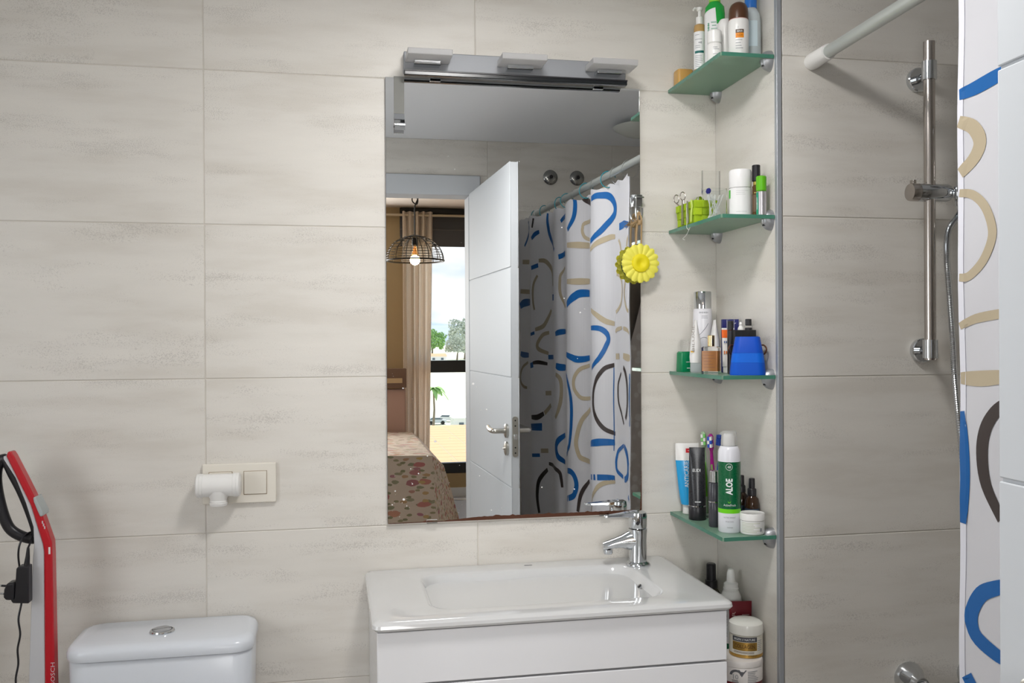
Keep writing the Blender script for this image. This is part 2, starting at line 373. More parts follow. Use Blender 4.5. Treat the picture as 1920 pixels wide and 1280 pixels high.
# faucet
fx, fy = .946, -.082
fa = thing('faucet', 'chrome single-lever mixer tap on the right rear of the basin', 'faucet', (fx, fy, .852), radians(-9))
G().lathe([(0, 0), (.0265, 0), (.0275, .003), (.0265, .006), (.0225, .009), (.0215, .010)], 32).build('base_ring', CHROME, fa)
g = G().lathe([(.0205, .008), (.0198, .03), (.0195, .055), (.0205, .072), (.0213, .080), (.0213, .083), (0, .083)], 32)
g.build('body', CHROME, fa)
sp = []
for t, (x, z, ry, rzz) in enumerate(((-.002, .056, .0185, .026), (-.022, .056, .0175, .021), (-.038, .054, .0165, .0145), (-.056, .050, .0155, .0115), (-.072, .0455, .0150, .0105), (-.080, .0435, .013, .0095))):
    sp.append([(x, ry*cos(2*pi*k/20), z+rzz*sin(2*pi*k/20)) for k in range(20)])
G().loft(sp).build('spout', CHROME, fa)
G().lathe([(0, 0), (.0095, 0), (.0105, .004), (.0105, .010), (0, .010)], 20, c=(-.068, 0, .0265)).build('aerator', CHROME, fa)
G().lathe([(0, .0845), (.0195, .0845), (.0208, .0875), (.0208, .112), (.0195, .1195), (.014, .1225), (0, .1235)], 32).build('cartridge_head', CHROME, fa)
lv = []
for x, y, w, z0, z1 in ((-.004, 0, .0165, .107, .1225), (-.022, -.004, .0145, .111, .1215), (-.045, -.010, .0115, .112, .119), (-.066, -.016, .0090, .112, .1175), (-.076, -.019, .0075, .112, .117), (-.079, -.020, .005, .113, .1165)):
    lv.append([(x, y-w, z0), (x, y+w, z0), (x, y+w*.9, z1), (x, y-w*.9, z1)])
G().loft(lv).build('lever', CHROME, fa, .0018, seg=3)
G().lathe([(0, 0), (.004, 0), (.003, .0012), (0, .0015)], 12, axis='Y', c=(-.004, -.0214, .098)).build('indicator', BLACK, fa)

# ------------------------------------------------------------------ toilet
to = thing('toilet', 'white close-coupled toilet with a chrome dual-flush button on the cistern lid', 'toilet', (-.066, -.012, 0))
g = G(); R = []
def ring2(w, y0, y1, r, z): return [(x, y, z) for x, y in rrect(-w, w, y0, y1, r, 6)]
for w, yb, yf, r, z in ((.150, 0, -.150, .03, .39), (.163, 0, -.160, .035, .45), (.170, 0, -.165, .035, .62), (.1725, 0, -.168, .036, .742), (.171, 0, -.166, .035, .7455)): R.append(ring2(w, yf, yb, r, z))
g.loft(R); g.build('tank', CERAM_B, to)
g = G(); R = []
for w, yb, yf, r, z in ((.172, 0, -.168, .036, .7465), (.1755, .002, -.172, .04, .748), (.1765, .002, -.173, .04, .752), (.1765, .002, -.173, .04, .762), (.1745, .002, -.170, .04, .768), (.170, .001, -.163, .038, .7725), (.160, -.004, -.150, .035, .7745)): R.append(ring2(w, yf, yb, r, z))
g.loft(R); g.build('tank_lid', CERAM_B, to)
bt = G().lathe([(0, .774), (.0235, .774), (.0245, .776), (.0235, .7785), (.020, .7795), (.0195, .7775), (0, .7775)], 32, c=(-.008, -.088, 0)).build('flush_button', CHROME, to)
G().lathe([(0, .7775), (.0185, .7775), (.0185, .7800), (.017, .781), (0, .781)], 24, c=(-.0085, -.0885, 0), a0=radians(205), a1=radians(375)).build('half_button', ALU, bt)
G().lathe([(0, .7775), (.0185, .7775), (.0185, .7800), (.017, .781), (0, .781)], 24, c=(-.0078, -.0870, 0), a0=radians(22), a1=radians(198)).build('half_button', ALU, bt)
G().box(.120, .137, -.016, -.0135, .7740, .7747).build('maker_mark', GREYW, to)
g = G(); R = []
for w, yb, yf, r, z in ((.10, -.05, -.50, .09, 0), (.105, -.05, -.52, .09, .05), (.12, -.03, -.56, .11, .2), (.17, 0, -.64, .16, .34), (.18, 0, -.655, .17, .385), (.175, 0, -.65, .16, .389)): R.append(ring2(w, yf, yb, r, z))
g.loft(R); g.build('bowl', CERAM_B, to)
g = G(); R = []
for w, yb, yf, r, z in ((.178, -.18, -.655, .17, .390), (.182, -.178, -.66, .17, .395), (.182, -.178, -.66, .17, .412), (.175, -.185, -.65, .165, .418)): R.append(ring2(w, yf, yb, r, z))
g.loft(R); g.build('seat_lid', CERAM_B, to)

# ------------------------------------------------------------------ switch plate and the white pipe-shaped plug-in
sw = thing('switch_plate', 'cream double switch plate on the tiled wall above the toilet', 'switch', (.0705, 0, 1.0565))
g = G().prism(rrect(-.077, .077, -.043, .043, .002, 3), lambda p: (p[0], -.0085, p[1]), lambda p: (p[0], 0, p[1])); g.build('frame', CREAM, sw, .0018)
for cx in (.033, -.039):
    G().box(cx-.0245, cx+.0245, -.0092, -.0085, -.0245, .0265).build('groove', mat('switch_groove', (.30, .22, .14), .8), sw)
    G().box(cx-.0235, cx+.0235, -.0105, -.008, -.0235, .0255).build('rocker', CREAM, sw, .001)
te = thing('pipe_tee', 'white plastic T-shaped pipe piece stuck over the left half of the switch plate', 'pipe fitting', (.030, -.036, 1.0585))
g = G().lathe([(0, -.0455), (.021, -.0455), (.0245, -.043), (.0250, -.032), (.0238, -.0305), (.0238, .0295), (.0250, .031), (.0250, .0425), (.021, .0455), (0, .0455)], 32, axis='X'); g.build('body', PWHITE, te)
for x in (-.0375, .0375): G().lathe([(.0245, x-.0015), (.0256, x), (.0245, x+.0015)], 32, axis='X').build('rib', PWHITE, te)
G().lathe([(0, -.043), (.0165, -.043), (.018, -.041), (.0182, -.033), (.0172, -.032), (.0175, -.028), (.0205, -.022), (.022, -.012)], 28).build('outlet', PWHITE, te)
G().lathe([(.0182, -.0385), (.0190, -.0375), (.0182, -.0365)], 28).build('rib', PWHITE, te)

# ------------------------------------------------------------------ cordless vacuum cleaner leaning in the left corner
VY = -.105
def vx(px): return -.369+.00096*px
def vz(py): return 1.154-(py-843)*.001057
def vp(px, py): return (vx(px), vz(py))
vc = thing('vacuum_cleaner', 'red and white upright stick vacuum with a black loop handle, left of the toilet', 'vacuum cleaner', (vx(85), VY, 0))
ox = vx(85)
def strip(pairs, y0, y1):
    R = []
    for (a, b), (c, d) in pairs:
        xa, za, xb, zb = vx(a)-ox, vz(b), vx(c)-ox, vz(d); R.append([(xa, y0, za), (xb, y0, zb), (xb, y1, zb), (xa, y1, za)])
    return G().loft(R)
fz = 843+1.154/.001057-85
strip((((19, 845), (25, 844)), ((17, 853), (31, 853)), ((40, 900), (54, 898)), ((62, 945), (77, 945)), ((84, 1017), (101, 1014)), ((86, 1030), (102, 1040)), ((86, 1280), (105, 1280)), ((86, fz), (109, fz))), -.030, -.002).build('red_shell', RED, vc, .004, seg=3)
strip((((11, 853), (17, 853)), ((11, 858), (19, 858)), ((33, 893), (40, 900)), ((52, 940), (62, 945)), ((66, 985), (74, 985)), ((67, 1018), (84, 1017)), ((64, 1050), (86, 1030)), ((60, 1150), (86, 1150)), ((55, 1280), (86, 1280)), ((45, fz), (86, fz))), -.0275, 0).build('white_body', GREYW, vc, .004, seg=3)
hp = smoothpath([vp(*p) for p in ()] or [Vector((vx(x)-ox, 0, vz(y))) for x, y in ((6, 862), (20, 889), (36, 920), (51, 956), (64, 996), (60, 1011), (38, 1007), (15, 993), (2, 968), (-9, 925), (-12, 890), (-6, 868))], 5, True)
G().tube(hp, .0105, 12, True).build('handle', BLACK, vc)
G().prism([(vx(a)-ox, vz(b)) for a, b in ((65, 930), (69, 929), (76, 944), (83, 958), (83, 965), (78, 966), (73, 955), (66, 938))], lambda p: (p[0]+.002, -.0325, p[1]), lambda p: (p[0]+.002, .01, p[1])).build('display_window', mat('display_grey', (.42, .46, .46), .2), vc, .002)
G().box(vx(95)-ox, vx(98.5)-ox, -.0306, -.030, vz(1036), vz(1023)).build('badge', PWHITE, vc)
text(vc, 'BOSCH', mat('silver_print', (.60, .48, .50), .4), .0075, lambda u, v: (vx(101.5)-ox+u, -.0306, vz(1258)+v), width=.045, vertical=True)
for k in range(3): G().box(vx(84+k*2)-ox-.001, vx(84+k*2)-ox+.0012, -.0306, -.030, vz(979+k*5), vz(974+k*5)).build('charge_mark', mat('silver_print', (.6, .48, .5)), vc)
g = G(); R = []
for z, hw, y0, y1 in ((.0, .11, -.13, .05), (.012, .115, -.135, .055), (.045, .11, -.12, .05), (.07, .05, -.05, .035), (.10, .022, -.03, .028)): R.append([(x-.01, y, z) for x, y in rrect(-hw, hw, y0, y1, min(hw, .02), 4)])
g.loft(R); g.build('floor_head', BLACK, vc)
# the charger hanging from its handle
chg = thing('power_adapter', 'black plug-in charger with two-pin plug hanging from the vacuum handle', 'charger', (vx(52), VY, vz(1085)))
ax, az = vx(52), vz(1085); pf = lambda x, y: (vx(x)-ax, vz(y)-az)
P = [pf(*p) for p in ((41, 1055), (45, 1052), (64, 1052), (64, 1120), (34, 1118), (30, 1112), (37, 1108))]
G().prism(P, lambda p: (p[0], -.052, p[1]), lambda p: (p[0], -.028, p[1])).build('body', BLACK, chg, .002)
P = [pf(*p) for p in ((38, 1080), (24, 1081), (19, 1092), (18, 1106), (22, 1111), (37, 1112))]
G().prism(P, lambda p: (p[0], -.055, p[1]), lambda p: (p[0], -.025, p[1])).build('plug', BLACK, chg, .003)
for y0, y1, yy in ((1085, 1087, -.046), (1103, 1104, -.034)):
    a = pf(22, y1); b = pf(12, y0+1); c = pf(3, y0); pr = G().cyl((a[0], yy, a[1]), (b[0], yy, b[1]), .0021, n=10).build('prong', BLACK, chg); G().cyl((b[0], yy, b[1]), (c[0], yy, c[1]), .0021, n=10).build('tip', CHROME, pr)
q = [pf(57, 1052), pf(59, 1036), pf(60, 1020)]
G().tube([(x, -.04, z) for x, z in q], [.0055, .004, .0025], 10).build('strain_relief', BLACK, chg)
cp = smoothpath([(pf(x, y)[0], d, pf(x, y)[1]) for x, y, d in ((60, 1020, -.04), (60, 1011, -.022), (54, 1001, 0.012), (46, 1002, -.015), (40, 1016, -.026), (37, 1035, -.026), (38, 1060, -.022), (42, 1090, -.02), (44, 1120, -.03), (41, 1150, -.04), (44, 1178, -.04), (39, 1205, -.04), (40, 1232, -.04), (35, 1262, -.04), (38, 1300, -.035), (46, 1420, -.03), (44, 1600, -.03))], 6)
G().tube(cp, .0019, 8).build('cable', BLACK, chg)

# ------------------------------------------------------------------ mirror, its lamp and what hangs on it
mx0, mx1, mz0, mz1 = .388, .981, .9545, 1.950; my = -.0094
mi = thing('mirror', 'large rectangular wall mirror above the washbasin, browned along its lower edge', 'mirror', ((mx0+mx1)/2, 0, (mz0+mz1)/2))
hw, hh = (mx1-mx0)/2, (mz1-mz0)/2; bv = .0025
g = G(); g.add([(-hw+.0004, my, -hh+.001), (hw-.0004, my, -hh+.001), (hw-.0004, my, hh-.004), (-hw+.0004, my, hh-.004), (-hw, my+.0012, -hh), (hw, my+.0012, -hh), (hw, my+.0012, hh), (-hw, my+.0012, hh)], [(0, 1, 2, 3), (4, 5, 1, 0), (6, 7, 3, 2)])
gl = g.build('glass', MIRR, mi, smooth=False)
G().box(-hw, hw, my+.0012, -.0040, -hh, hh).build('backing', mat('mirror_backing', (.05, .045, .05), .5), mi)
RUST = mat('rusted_silvering', (.085, .028, .012), .8)
rg = G(); n = 90; P = []; rnd = random.Random(3)
for k in range(n+1):
    x = -hw+.0015+(2*hw-.003)*k/n; h = .0018+.0062*(k/n > .22)*min(1, (k/n-.2)*6)+(.0012*rnd.random() if k/n > .2 else .0006*rnd.random())
    if rnd.random() < .05 and k/n > .25: h += .002
    P.append((x, max(h, .0012)))
for k in range(n): rg.add([(P[k][0], my-.0003, -hh+.0004), (P[k+1][0], my-.0003, -hh+.0004), (P[k+1][0], my-.0003, -hh+P[k+1][1]), (P[k][0], my-.0003, -hh+P[k][1])], [(0, 1, 2, 3)])
for k in range(24):
    z0, z1 = -hh+.004+k*.004, -hh+.008+k*.004; a, b = .0035+.006*max(0, 1-k/3)**2+.001*rnd.random()-.0001*k, .0035+.006*max(0, 1-(k+1)/3)**2-.0001*k
    rg.add([(hw-max(a, .001), my-.0003, z0), (hw-.0004, my-.0003, z0), (hw-.0004, my-.0003, z1), (hw-max(b, .001), my-.0003, z1)], [(0, 1, 2, 3)])
rg.build('rusted_edge', RUST, mi, smooth=False)
for x, z in ((-.198, -hh), (.205, -hh), (-.185, hh), (.195, hh)):
    s = 1 if z < 0 else -1
    G().box(x-.012, x+.012, my-.0035, -.004, z-s*.002, z-s*.0005).box(x-.012, x+.012, my-.0035, my-.0008, z-s*.0008, z+s*.006).build('clip', CHROME if z > 0 else CLEAR, mi, .0006)
sg = G(); rnd = random.Random(11)
for k in range(70):                                        # dried splashes on the glass
    if k < 46: x = -hw+.01+rnd.random()**1.5*.26; z = -hh+.015+rnd.random()**1.6*.34
    else: x = -hw+.01+rnd.random()*.56; z = -hh+.02+rnd.random()*.85
    r = .0004+.0012*rnd.random()**3
    if k in (3, 9, 17): r = .0026
    sg.add([(x+r*cos(t)*(1+.4*rnd.random()), my-.0004, z+r*sin(t)) for t in [2*pi*i/7 for i in range(7)]], [tuple(range(7))])
tag(sg.build('splashes', PWHITE, mi, smooth=False), kind='stuff')

lm = thing('mirror_lamp', 'chrome bar lamp with three frosted glass blocks above the mirror, switched off', 'wall lamp', (.684, 0, 1.978))
G().prism([(-.256, -.019), (.256, -.019), (.256, .025), (-.256, .025)], lambda p: (p[0], -.030, p[1]), lambda p: (p[0], -.002, p[1])).build('back_plate', mat('brushed_plate', (.30, .31, .33), .55, .4), lm, .002)
G().box(-.256, .256, -.042, -.0305, -.030, -.018).build('rail', mat('black_rail', (.012, .014, .016), .22), lm, .0015)
G().box(-.256, .256, -.044, -.0425, -.0215, -.0185).build('rail_lip', BLACK, lm)
for a, b in ((.431, .528), (.637, .738), (.842, .947)):
    c = (a+b)/2-.684; w = (b-a)/2
    sh = G().box(c-w, c+w, -.100, -.034, -.001, .0125).build('glass_block', ACRYL, lm, .0015)
    G().box(c-.031, c+.027, -.062, -.0305, -.010, -.0018).build('bracket', CHROME, sh, .001)

hk = thing('mirror_hook', 'flat metal strip hook hanging over the top left edge of the mirror', 'hook', (.4185, -.0098, 1.905))
G().box(-.0115, .0115, -.0012, -.0002, -.050, .0455).box(-.0115, .0115, -.0012, .006, .0455, .0467).build('strap', mat('dull_steel', (.20, .20, .185), .6, .3), hk)
g = G(); prof = smoothpath([(0, -.0015, -.036), (0, -.004, -.046), (0, -.010, -.056), (0, -.013, -.060), (0, -.0135, -.064), (0, -.0155, -.068), (0, -.019, -.076)], 5)
for sx in (0,):
    ring_ = [(x, p.y+o, p.z) for p in prof for x, o in ((-.0115, 0), (.0115, 0))]
for i, p in enumerate(prof): pass
V = []; F = []
for p in prof: V += [(-.0115, p.y, p.z), (.0115, p.y, p.z), (.0115, p.y-.0012, p.z-.0008), (-.0115, p.y-.0012, p.z-.0008)]
g.loft([V[i:i+4] for i in range(0, len(V), 4)]); g.build('hook_lip', CHROME, hk)
G().prism([(.0115*cos(pi*k/12), .0115*sin(pi*k/12)) for k in range(13)], lambda p: (p[0], -.0085, -.050+p[1]), lambda p: (p[0], -.0012, -.050+p[1])).build('hook_root', CHROME, hk)

sh = thing('suction_hook', 'small chrome hook stuck at the right edge of the mirror, holding jute twine', 'hook', (.974, -.010, 1.682))
G().box(-.014, .011, -.006, -.0002, -.010, .020).build('plate', CHROME, sh, .002)
G().tube(smoothpath([(-.010, -.006, .016), (-.010, -.016, .014), (-.011, -.018, -.012), (-.009, -.017, -.034), (-.002, -.017, -.040), (.005, -.017, -.034), (.006, -.016, -.014)], 5), .0022, 10).build('hook_arm', CHROME, sh)
G().box(-.012, .011, -.0165, -.006, .010, .0135).build('bridge', CHROME, sh, .001)
tw = thing('twine_loop', 'jute twine tied in a knot, looped over the small chrome hook', 'twine', (.972, -.030, 1.642))
for dx, x1 in ((-.006, -.008), (.004, .004)):
    G().tube(smoothpath([(dx*.3-.001, .003, .012), (dx*.8, -.002, .004), (dx, -.002, -.010), (x1, -.0005, -.035), (x1, .001, -.0575)], 5), .0021, 8).build('strand', TWINE, tw)
G().tube(smoothpath([(-.004, .002, .0), (-.003, .003, .014), (.001, .0035, .0155), (.004, .002, .002)], 5), .0019, 8).build('strand', TWINE, tw)
G().lathe([(0, -.007), (.005, -.005), (.0068, 0), (.005, .005), (0, .007)], 12, c=(-.001, -.001, -.008)).build('knot', TWINE, tw)
rnd = random.Random(5)
for k in range(9):
    a = pi+rnd.uniform(-.9, .8); l = rnd.uniform(.012, .024)
    G().tube([(-.003, -.003, -.008), (-.003+l*.6*cos(a), -.006+rnd.uniform(-.004, .003), -.006+l*.6*sin(a)*.6), (-.003+l*cos(a), -.004+rnd.uniform(-.005, .004), -.008+l*sin(a)*.8)], [.0011, .0008, .0003], 5).build('frayed_end', TWINE, tw)
# the flower
fl = thing('yellow_flower', 'yellow daisy-shaped ornament hanging from twine at the mirror edge', 'ornament', (.972, -.030, 1.5395))
def petal(l0, l1, w, y0, bend):
    g = G(); P = []
    for i in range(7):
        t = i/6; l = l0+(l1-l0)*t; ww = w*(.55+.75*t-.30*t*t)*(1 if t < .8 else (1-(t-.8)/.2*.55)); y = y0-bend*sin(pi*t*.55)+.004*t*t
        for s in (-1, -.5, 0, .5, 1): P.append((ww*s, y+(.0012 if abs(s) == .5 else (0 if s == 0 else .0022))-(.0008 if s == 0 else 0), l))
    for q in list(P): P.append((q[0], q[1]+.0012, q[2]))
    F = []
    for i in range(6):
        for k in range(4): F.append((i*5+k, i*5+k+1, (i+1)*5+k+1, (i+1)*5+k)); F.append((35+i*5+k, 35+(i+1)*5+k, 35+(i+1)*5+k+1, 35+i*5+k+1))
    g.add(P, F); return g.mesh('petal')
pm1 = petal(.012, .0455, .0086, -.004, .006); pm2 = petal(.012, .0430, .0086, -.0005, .004)
for pm_, n_, o_ in ((pm1, 16, 0), (pm2, 16, .5)):
    pm_.materials.append(YEL)
    for p in pm_.polygons: p.use_smooth = True
    for k in range(n_):
        o = bpy.data.objects.new('petal', pm_); COL.objects.link(o); o.parent = fl; o.rotation_euler = (0, 2*pi*(k+o_)/n_, 0)
G().lathe([(0, -.0075), (.006, -.0085), (.010, -.0115), (.016, -.0120), (.0205, -.0095), (.0215, -.005), (.021, 0), (0, 0)], 32, axis='Y').build('flower_disc', YEL2, fl)
G().lathe([(0, .0025), (.030, .0025), (.034, .0045), (.02, .008), (0, .009)], 24, axis='Y').build('calyx', mat('dark_green_felt', (.01, .06, .03), .8), fl)

# ------------------------------------------------------------------ shower
sr = thing('shower_rail', 'worn steel shower riser rail with sliding holder on the shower wall', 'shower rail', (1.484, ND, 1.645))
G().cyl((0, -.060, -.328), (0, -.060, .330), .0115, n=24).build('rail', STEEL, sr)
for z, sgn in ((.266, 1), (-.309, -1)):
    m_ = G().lathe([(0, 0), (.0245, 0), (.0255, -.002), (.0255, -.011), (.0235, -.013), (0, -.013)], 32, axis='Y', c=(.012 if sgn > 0 else .018, 0, z)).build('wall_mount', CHROME, sr)
    G().cyl((.012 if sgn > 0 else .018, -.010, z), (0, -.060, z), .009, n=16).build('arm', CHROME, m_)
    G().lathe([(.0117, -.019), (.0150, -.019), (.0150, .019), (.0117, .019)], 28, c=(0, -.060, z+.004)).build('collar', CHROME, m_)
sl = G().lathe([(0, -.030), (.0165, -.030), (.0185, -.027), (.0185, .040), (.0165, .046), (0, .046)], 28, axis='X', c=(-.002, -.060, .018)).build('slider', CHROME, sr)
G().lathe([(0, -.052), (.0175, -.050), (.0185, -.047), (.0185, -.032), (.0165, -.030)], 28, axis='X', c=(.004, -.060, .018)).build('knob', STEEL, sl)
G().box(-.042, -.034, -.066, -.054, .034, .043).build('knob_tab', STEEL, sl, .001)
G().lathe([(.010, -.022), (.013, -.022), (.015, .018), (.012, .018)], 24, c=(.056, -.085, .010)).build('cradle', CHROME, sl)
G().cyl((.040, -.06, .018), (.056, -.078, .014), .009).build('cradle_arm', CHROME, sl)
hs = thing('hand_shower', 'chrome hand shower with ribbed hose resting in the rail slider, mostly behind the curtain', 'hand shower', (1.540, -.395, 1.66))
G().tube([(0, 0, -.035), (0, 0, .02), (.008, -.01, .07), (.025, -.03, .13)], [.0095, .0105, .011, .012], 16).build('handle', CHROME, hs)
G().lathe([(0, 0), (.042, .002), (.045, .012), (.03, .022), (0, .025)], 28, c=(.03, -.045, .135)).build('head', CHROME, hs)
hp = smoothpath([(0, 0, -.034), (-.010, .001, -.05), (-.030, .002, -.078), (-.033, .003, -.13), (-.026, .004, -.215), (-.018, .006, -.30), (-.010, .008, -.40), (.004, .01, -.52), (.035, .02, -.72), (.060, .03, -.88), (.062, .035, -.96), (.045, .03, -1.02), (.012, .02, -1.035)], 16)
rr = [.0068 if k % 2 else .0056 for k in range(len(hp)*3)]
hd = []
for a, b in zip(hp[:-1], hp[1:]): hd += [a.lerp(b, t/3) for t in range(3)]
hd.append(hp[-1])
G().tube(hd, rr[:len(hd)], 10).build('hose', CHROME, hs)
sm = thing('shower_mixer', 'chrome shower mixer on the shower wall at the bottom of the view, beside the curtain', 'shower mixer', (1.545, ND, .640))
for dx in (-.075, .075):
    G().lathe([(0, 0), (.033, 0), (.034, -.003), (.031, -.012), (.020, -.030), (.015, -.042), (.015, -.05)], 32, axis='Y', c=(dx, 0, 0)).build('escutcheon', CHROME, sm)
    G().cyl((dx, -.045, 0), (dx*.95, -.065, -.02), .014).build('inlet', CHROME, sm)
G().lathe([(0, -.11), (.02, -.108), (.023, -.10), (.023, .10), (.02, .108), (0, .11)], 28, axis='X', c=(0, -.07, -.025)).build('body', CHROME, sm)
G().tube([(0, -.07, -.01), (0, -.085, .015), (.0, -.13, .03)], [.015, .012, .007], 14).build('lever', CHROME, sm)

RX0, RX1, RZ = 1.252, 1.185, 1.938
rd = thing('shower_rod', 'pale metal shower curtain rod with a white end cap on the shower wall', 'curtain rod', (RX0, ND, RZ))
dxr = RX1-RX0; dyr = OY-ND
G().cyl((dxr*.02, dyr*.02, 0), (dxr*.98, dyr*.98, -.004), .0125, n=24).build('tube', mat('painted_metal_rod', (.55, .58, .56), .3, .6), rd)
def capg(t0, t1, s): return G().tube([(dxr*t0, dyr*t0, 0), (dxr*(t0+.004*s), dyr*(t0+.004*s), 0), (dxr*t1, dyr*t1, 0)], [.0165, .0172, .0158], 28)
capg(.0005, .042, 1).build('end_cap', PWHITE, rd); capg(.9995, .965, -1).build('end_cap', PWHITE, rd)
def rodx(y): return RX0+dxr*(y-ND)/dyr
for cxk in (1.264, 1.391):
    kb = thing('valve_cover', ('left' if cxk < 1.3 else 'right')+' of two round chrome valve covers high on the door wall, seen in the mirror', 'valve', (cxk, OY, 2.11), group=None)
    G().lathe([(0, 0), (.034, 0), (.0345, .004), (.030, .010), (.018, .014), (.012, .014)], 32, axis='Y').build('cover', mat('dull_chrome', (.34, .34, .33), .22, 1), kb)
    G().lathe([(0, .014), (.009, .014), (.009, .024), (.006, .026), (0, .026)], 16, axis='Y').build('stem', BLACK, kb)

# curtain: folds in plan, printed ribbons lying on the cloth
PLAN = [(1.22, -0.812), (1.242, -1.036), (1.185, -1.148), (1.232, -1.312), (1.17, -1.443), (1.21, -1.598), (1.175, -1.657), (1.19, -1.756), (1.125, -1.906), (1.135, -1.952), (1.112, -2.065)]
def chaikin(Q, n=3):
    for _ in range(n):
        R = [Q[0]]
        for a, b in zip(Q[:-1], Q[1:]): R += [(a[0]*.8+b[0]*.2, a[1]*.8+b[1]*.2), (a[0]*.2+b[0]*.8, a[1]*.2+b[1]*.8)]
        R.append(Q[-1]); Q = R
    return Q
CQ = chaikin(PLAN); CL = [0.0]
for a, b in zip(CQ[:-1], CQ[1:]): CL.append(CL[-1]+math.dist(a, b))
CTOP, CBOT = 1.908, .10
def cloth(s, z, off=0):
    s = max(0, min(CL[-1]-1e-6, s)); k = 0
    lo, hi = 0, len(CL)-1
    while hi-lo > 1:
        md = (lo+hi)//2
        if CL[md] <= s: lo = md
        else: hi = md
    a, b = CQ[lo], CQ[lo+1]; t = (s-CL[lo])/(CL[lo+1]-CL[lo]); dx, dy = b[0]-a[0], b[1]-a[1]; l = math.hypot(dx, dy)
    w = .0016*sin(z*9+s*14)+.001*sin(z*23-s*31)
    zz = max(0, (z-1.80))/.11
    return Vector((a[0]+dx*t+(dy/l)*(off+w), a[1]+dy*t-(dx/l)*(off+w), z))
SATIN = mat('satin_curtain_cloth', (.80, .80, .85), .32, spec=.6)
def translucent(m, col, fac):
    t = m.node_tree; b = t.nodes['Principled BSDF']; tl = N(t, 'ShaderNodeBsdfTranslucent'); tl.inputs['Color'].default_value = (*col, 1); ms = N(t, 'ShaderNodeMixShader'); ms.inputs['Fac'].default_value = fac
    t.links.new(b.outputs[0], ms.inputs[1]); t.links.new(tl.outputs[0], ms.inputs[2]); t.links.new(ms.outputs[0], t.nodes['Material Output'].inputs['Surface'])
translucent(SATIN, (.93, .93, .94), .36)
PB, PG, PK = mat('print_blue', (.006, .105, .34), .38), mat('print_beige', (.43, .36, .25), .4), mat('print_brown', (.045, .033, .030), .42)
RINGS = [-.835, -.965, -1.055, -1.18, -1.305, -1.42, -1.56, -1.66, -1.78, -1.90, -1.99, -2.045]
def s_at_y(y):
    return min(range(len(CQ)), key=lambda k: abs(CQ[k][1]-y))
rings_s = [CL[s_at_y(y)] for y in RINGS]
def top(s):
    d = min(abs(s-r) for r in rings_s); return CTOP-.012*min(1, d/.06)-(.010 if s < .03 else 0)
sc = thing('shower_curtain', 'white satin shower curtain printed with blue, beige and brown loops, bunched on its rod', 'shower curtain', (0, 0, 0))
ns, nz = 220, 46
ss = sorted(set([CL[-1]*k/ns for k in range(ns+1)]+CL))
g = G(); nsn = len(ss)
for j in range(nz+1):
    for s in ss: z1 = top(s); g.v.append(tuple(cloth(s, CBOT+(z1-CBOT)*j/nz)))
for j in range(nz):
    for i in range(nsn-1): g.f.append((j*nsn+i, j*nsn+i+1, (j+1)*nsn+i+1, (j+1)*nsn+i))
cl = g.build('cloth', SATIN, sc); 
g = G()                                              # hem of the near edge
for j in range(41):
    z = CBOT+(top(0)-CBOT)*j/40
    for s, o in ((0, -.0016), (0, .0016), (.011, .0014), (.011, -.0014)): g.v.append(tuple(cloth(s, z, o)))
for j in range(40): g.f += [(4*j+k, 4*j+(k+1) % 4, 4*j+4+(k+1) % 4, 4*j+4+k) for k in range(4)]
g.build('hem', mat('satin_hem', (.70, .70, .76), .4), sc, smooth=False)
def cr2(P, n=5):
    return [(v.x, v.y) for v in smoothpath([(p[0], p[1], 0) for p in P], n)] if len(P) > 2 else [(P[0][0]+(P[1][0]-P[0][0])*t/6, P[0][1]+(P[1][1]-P[0][1])*t/6) for t in range(7)]
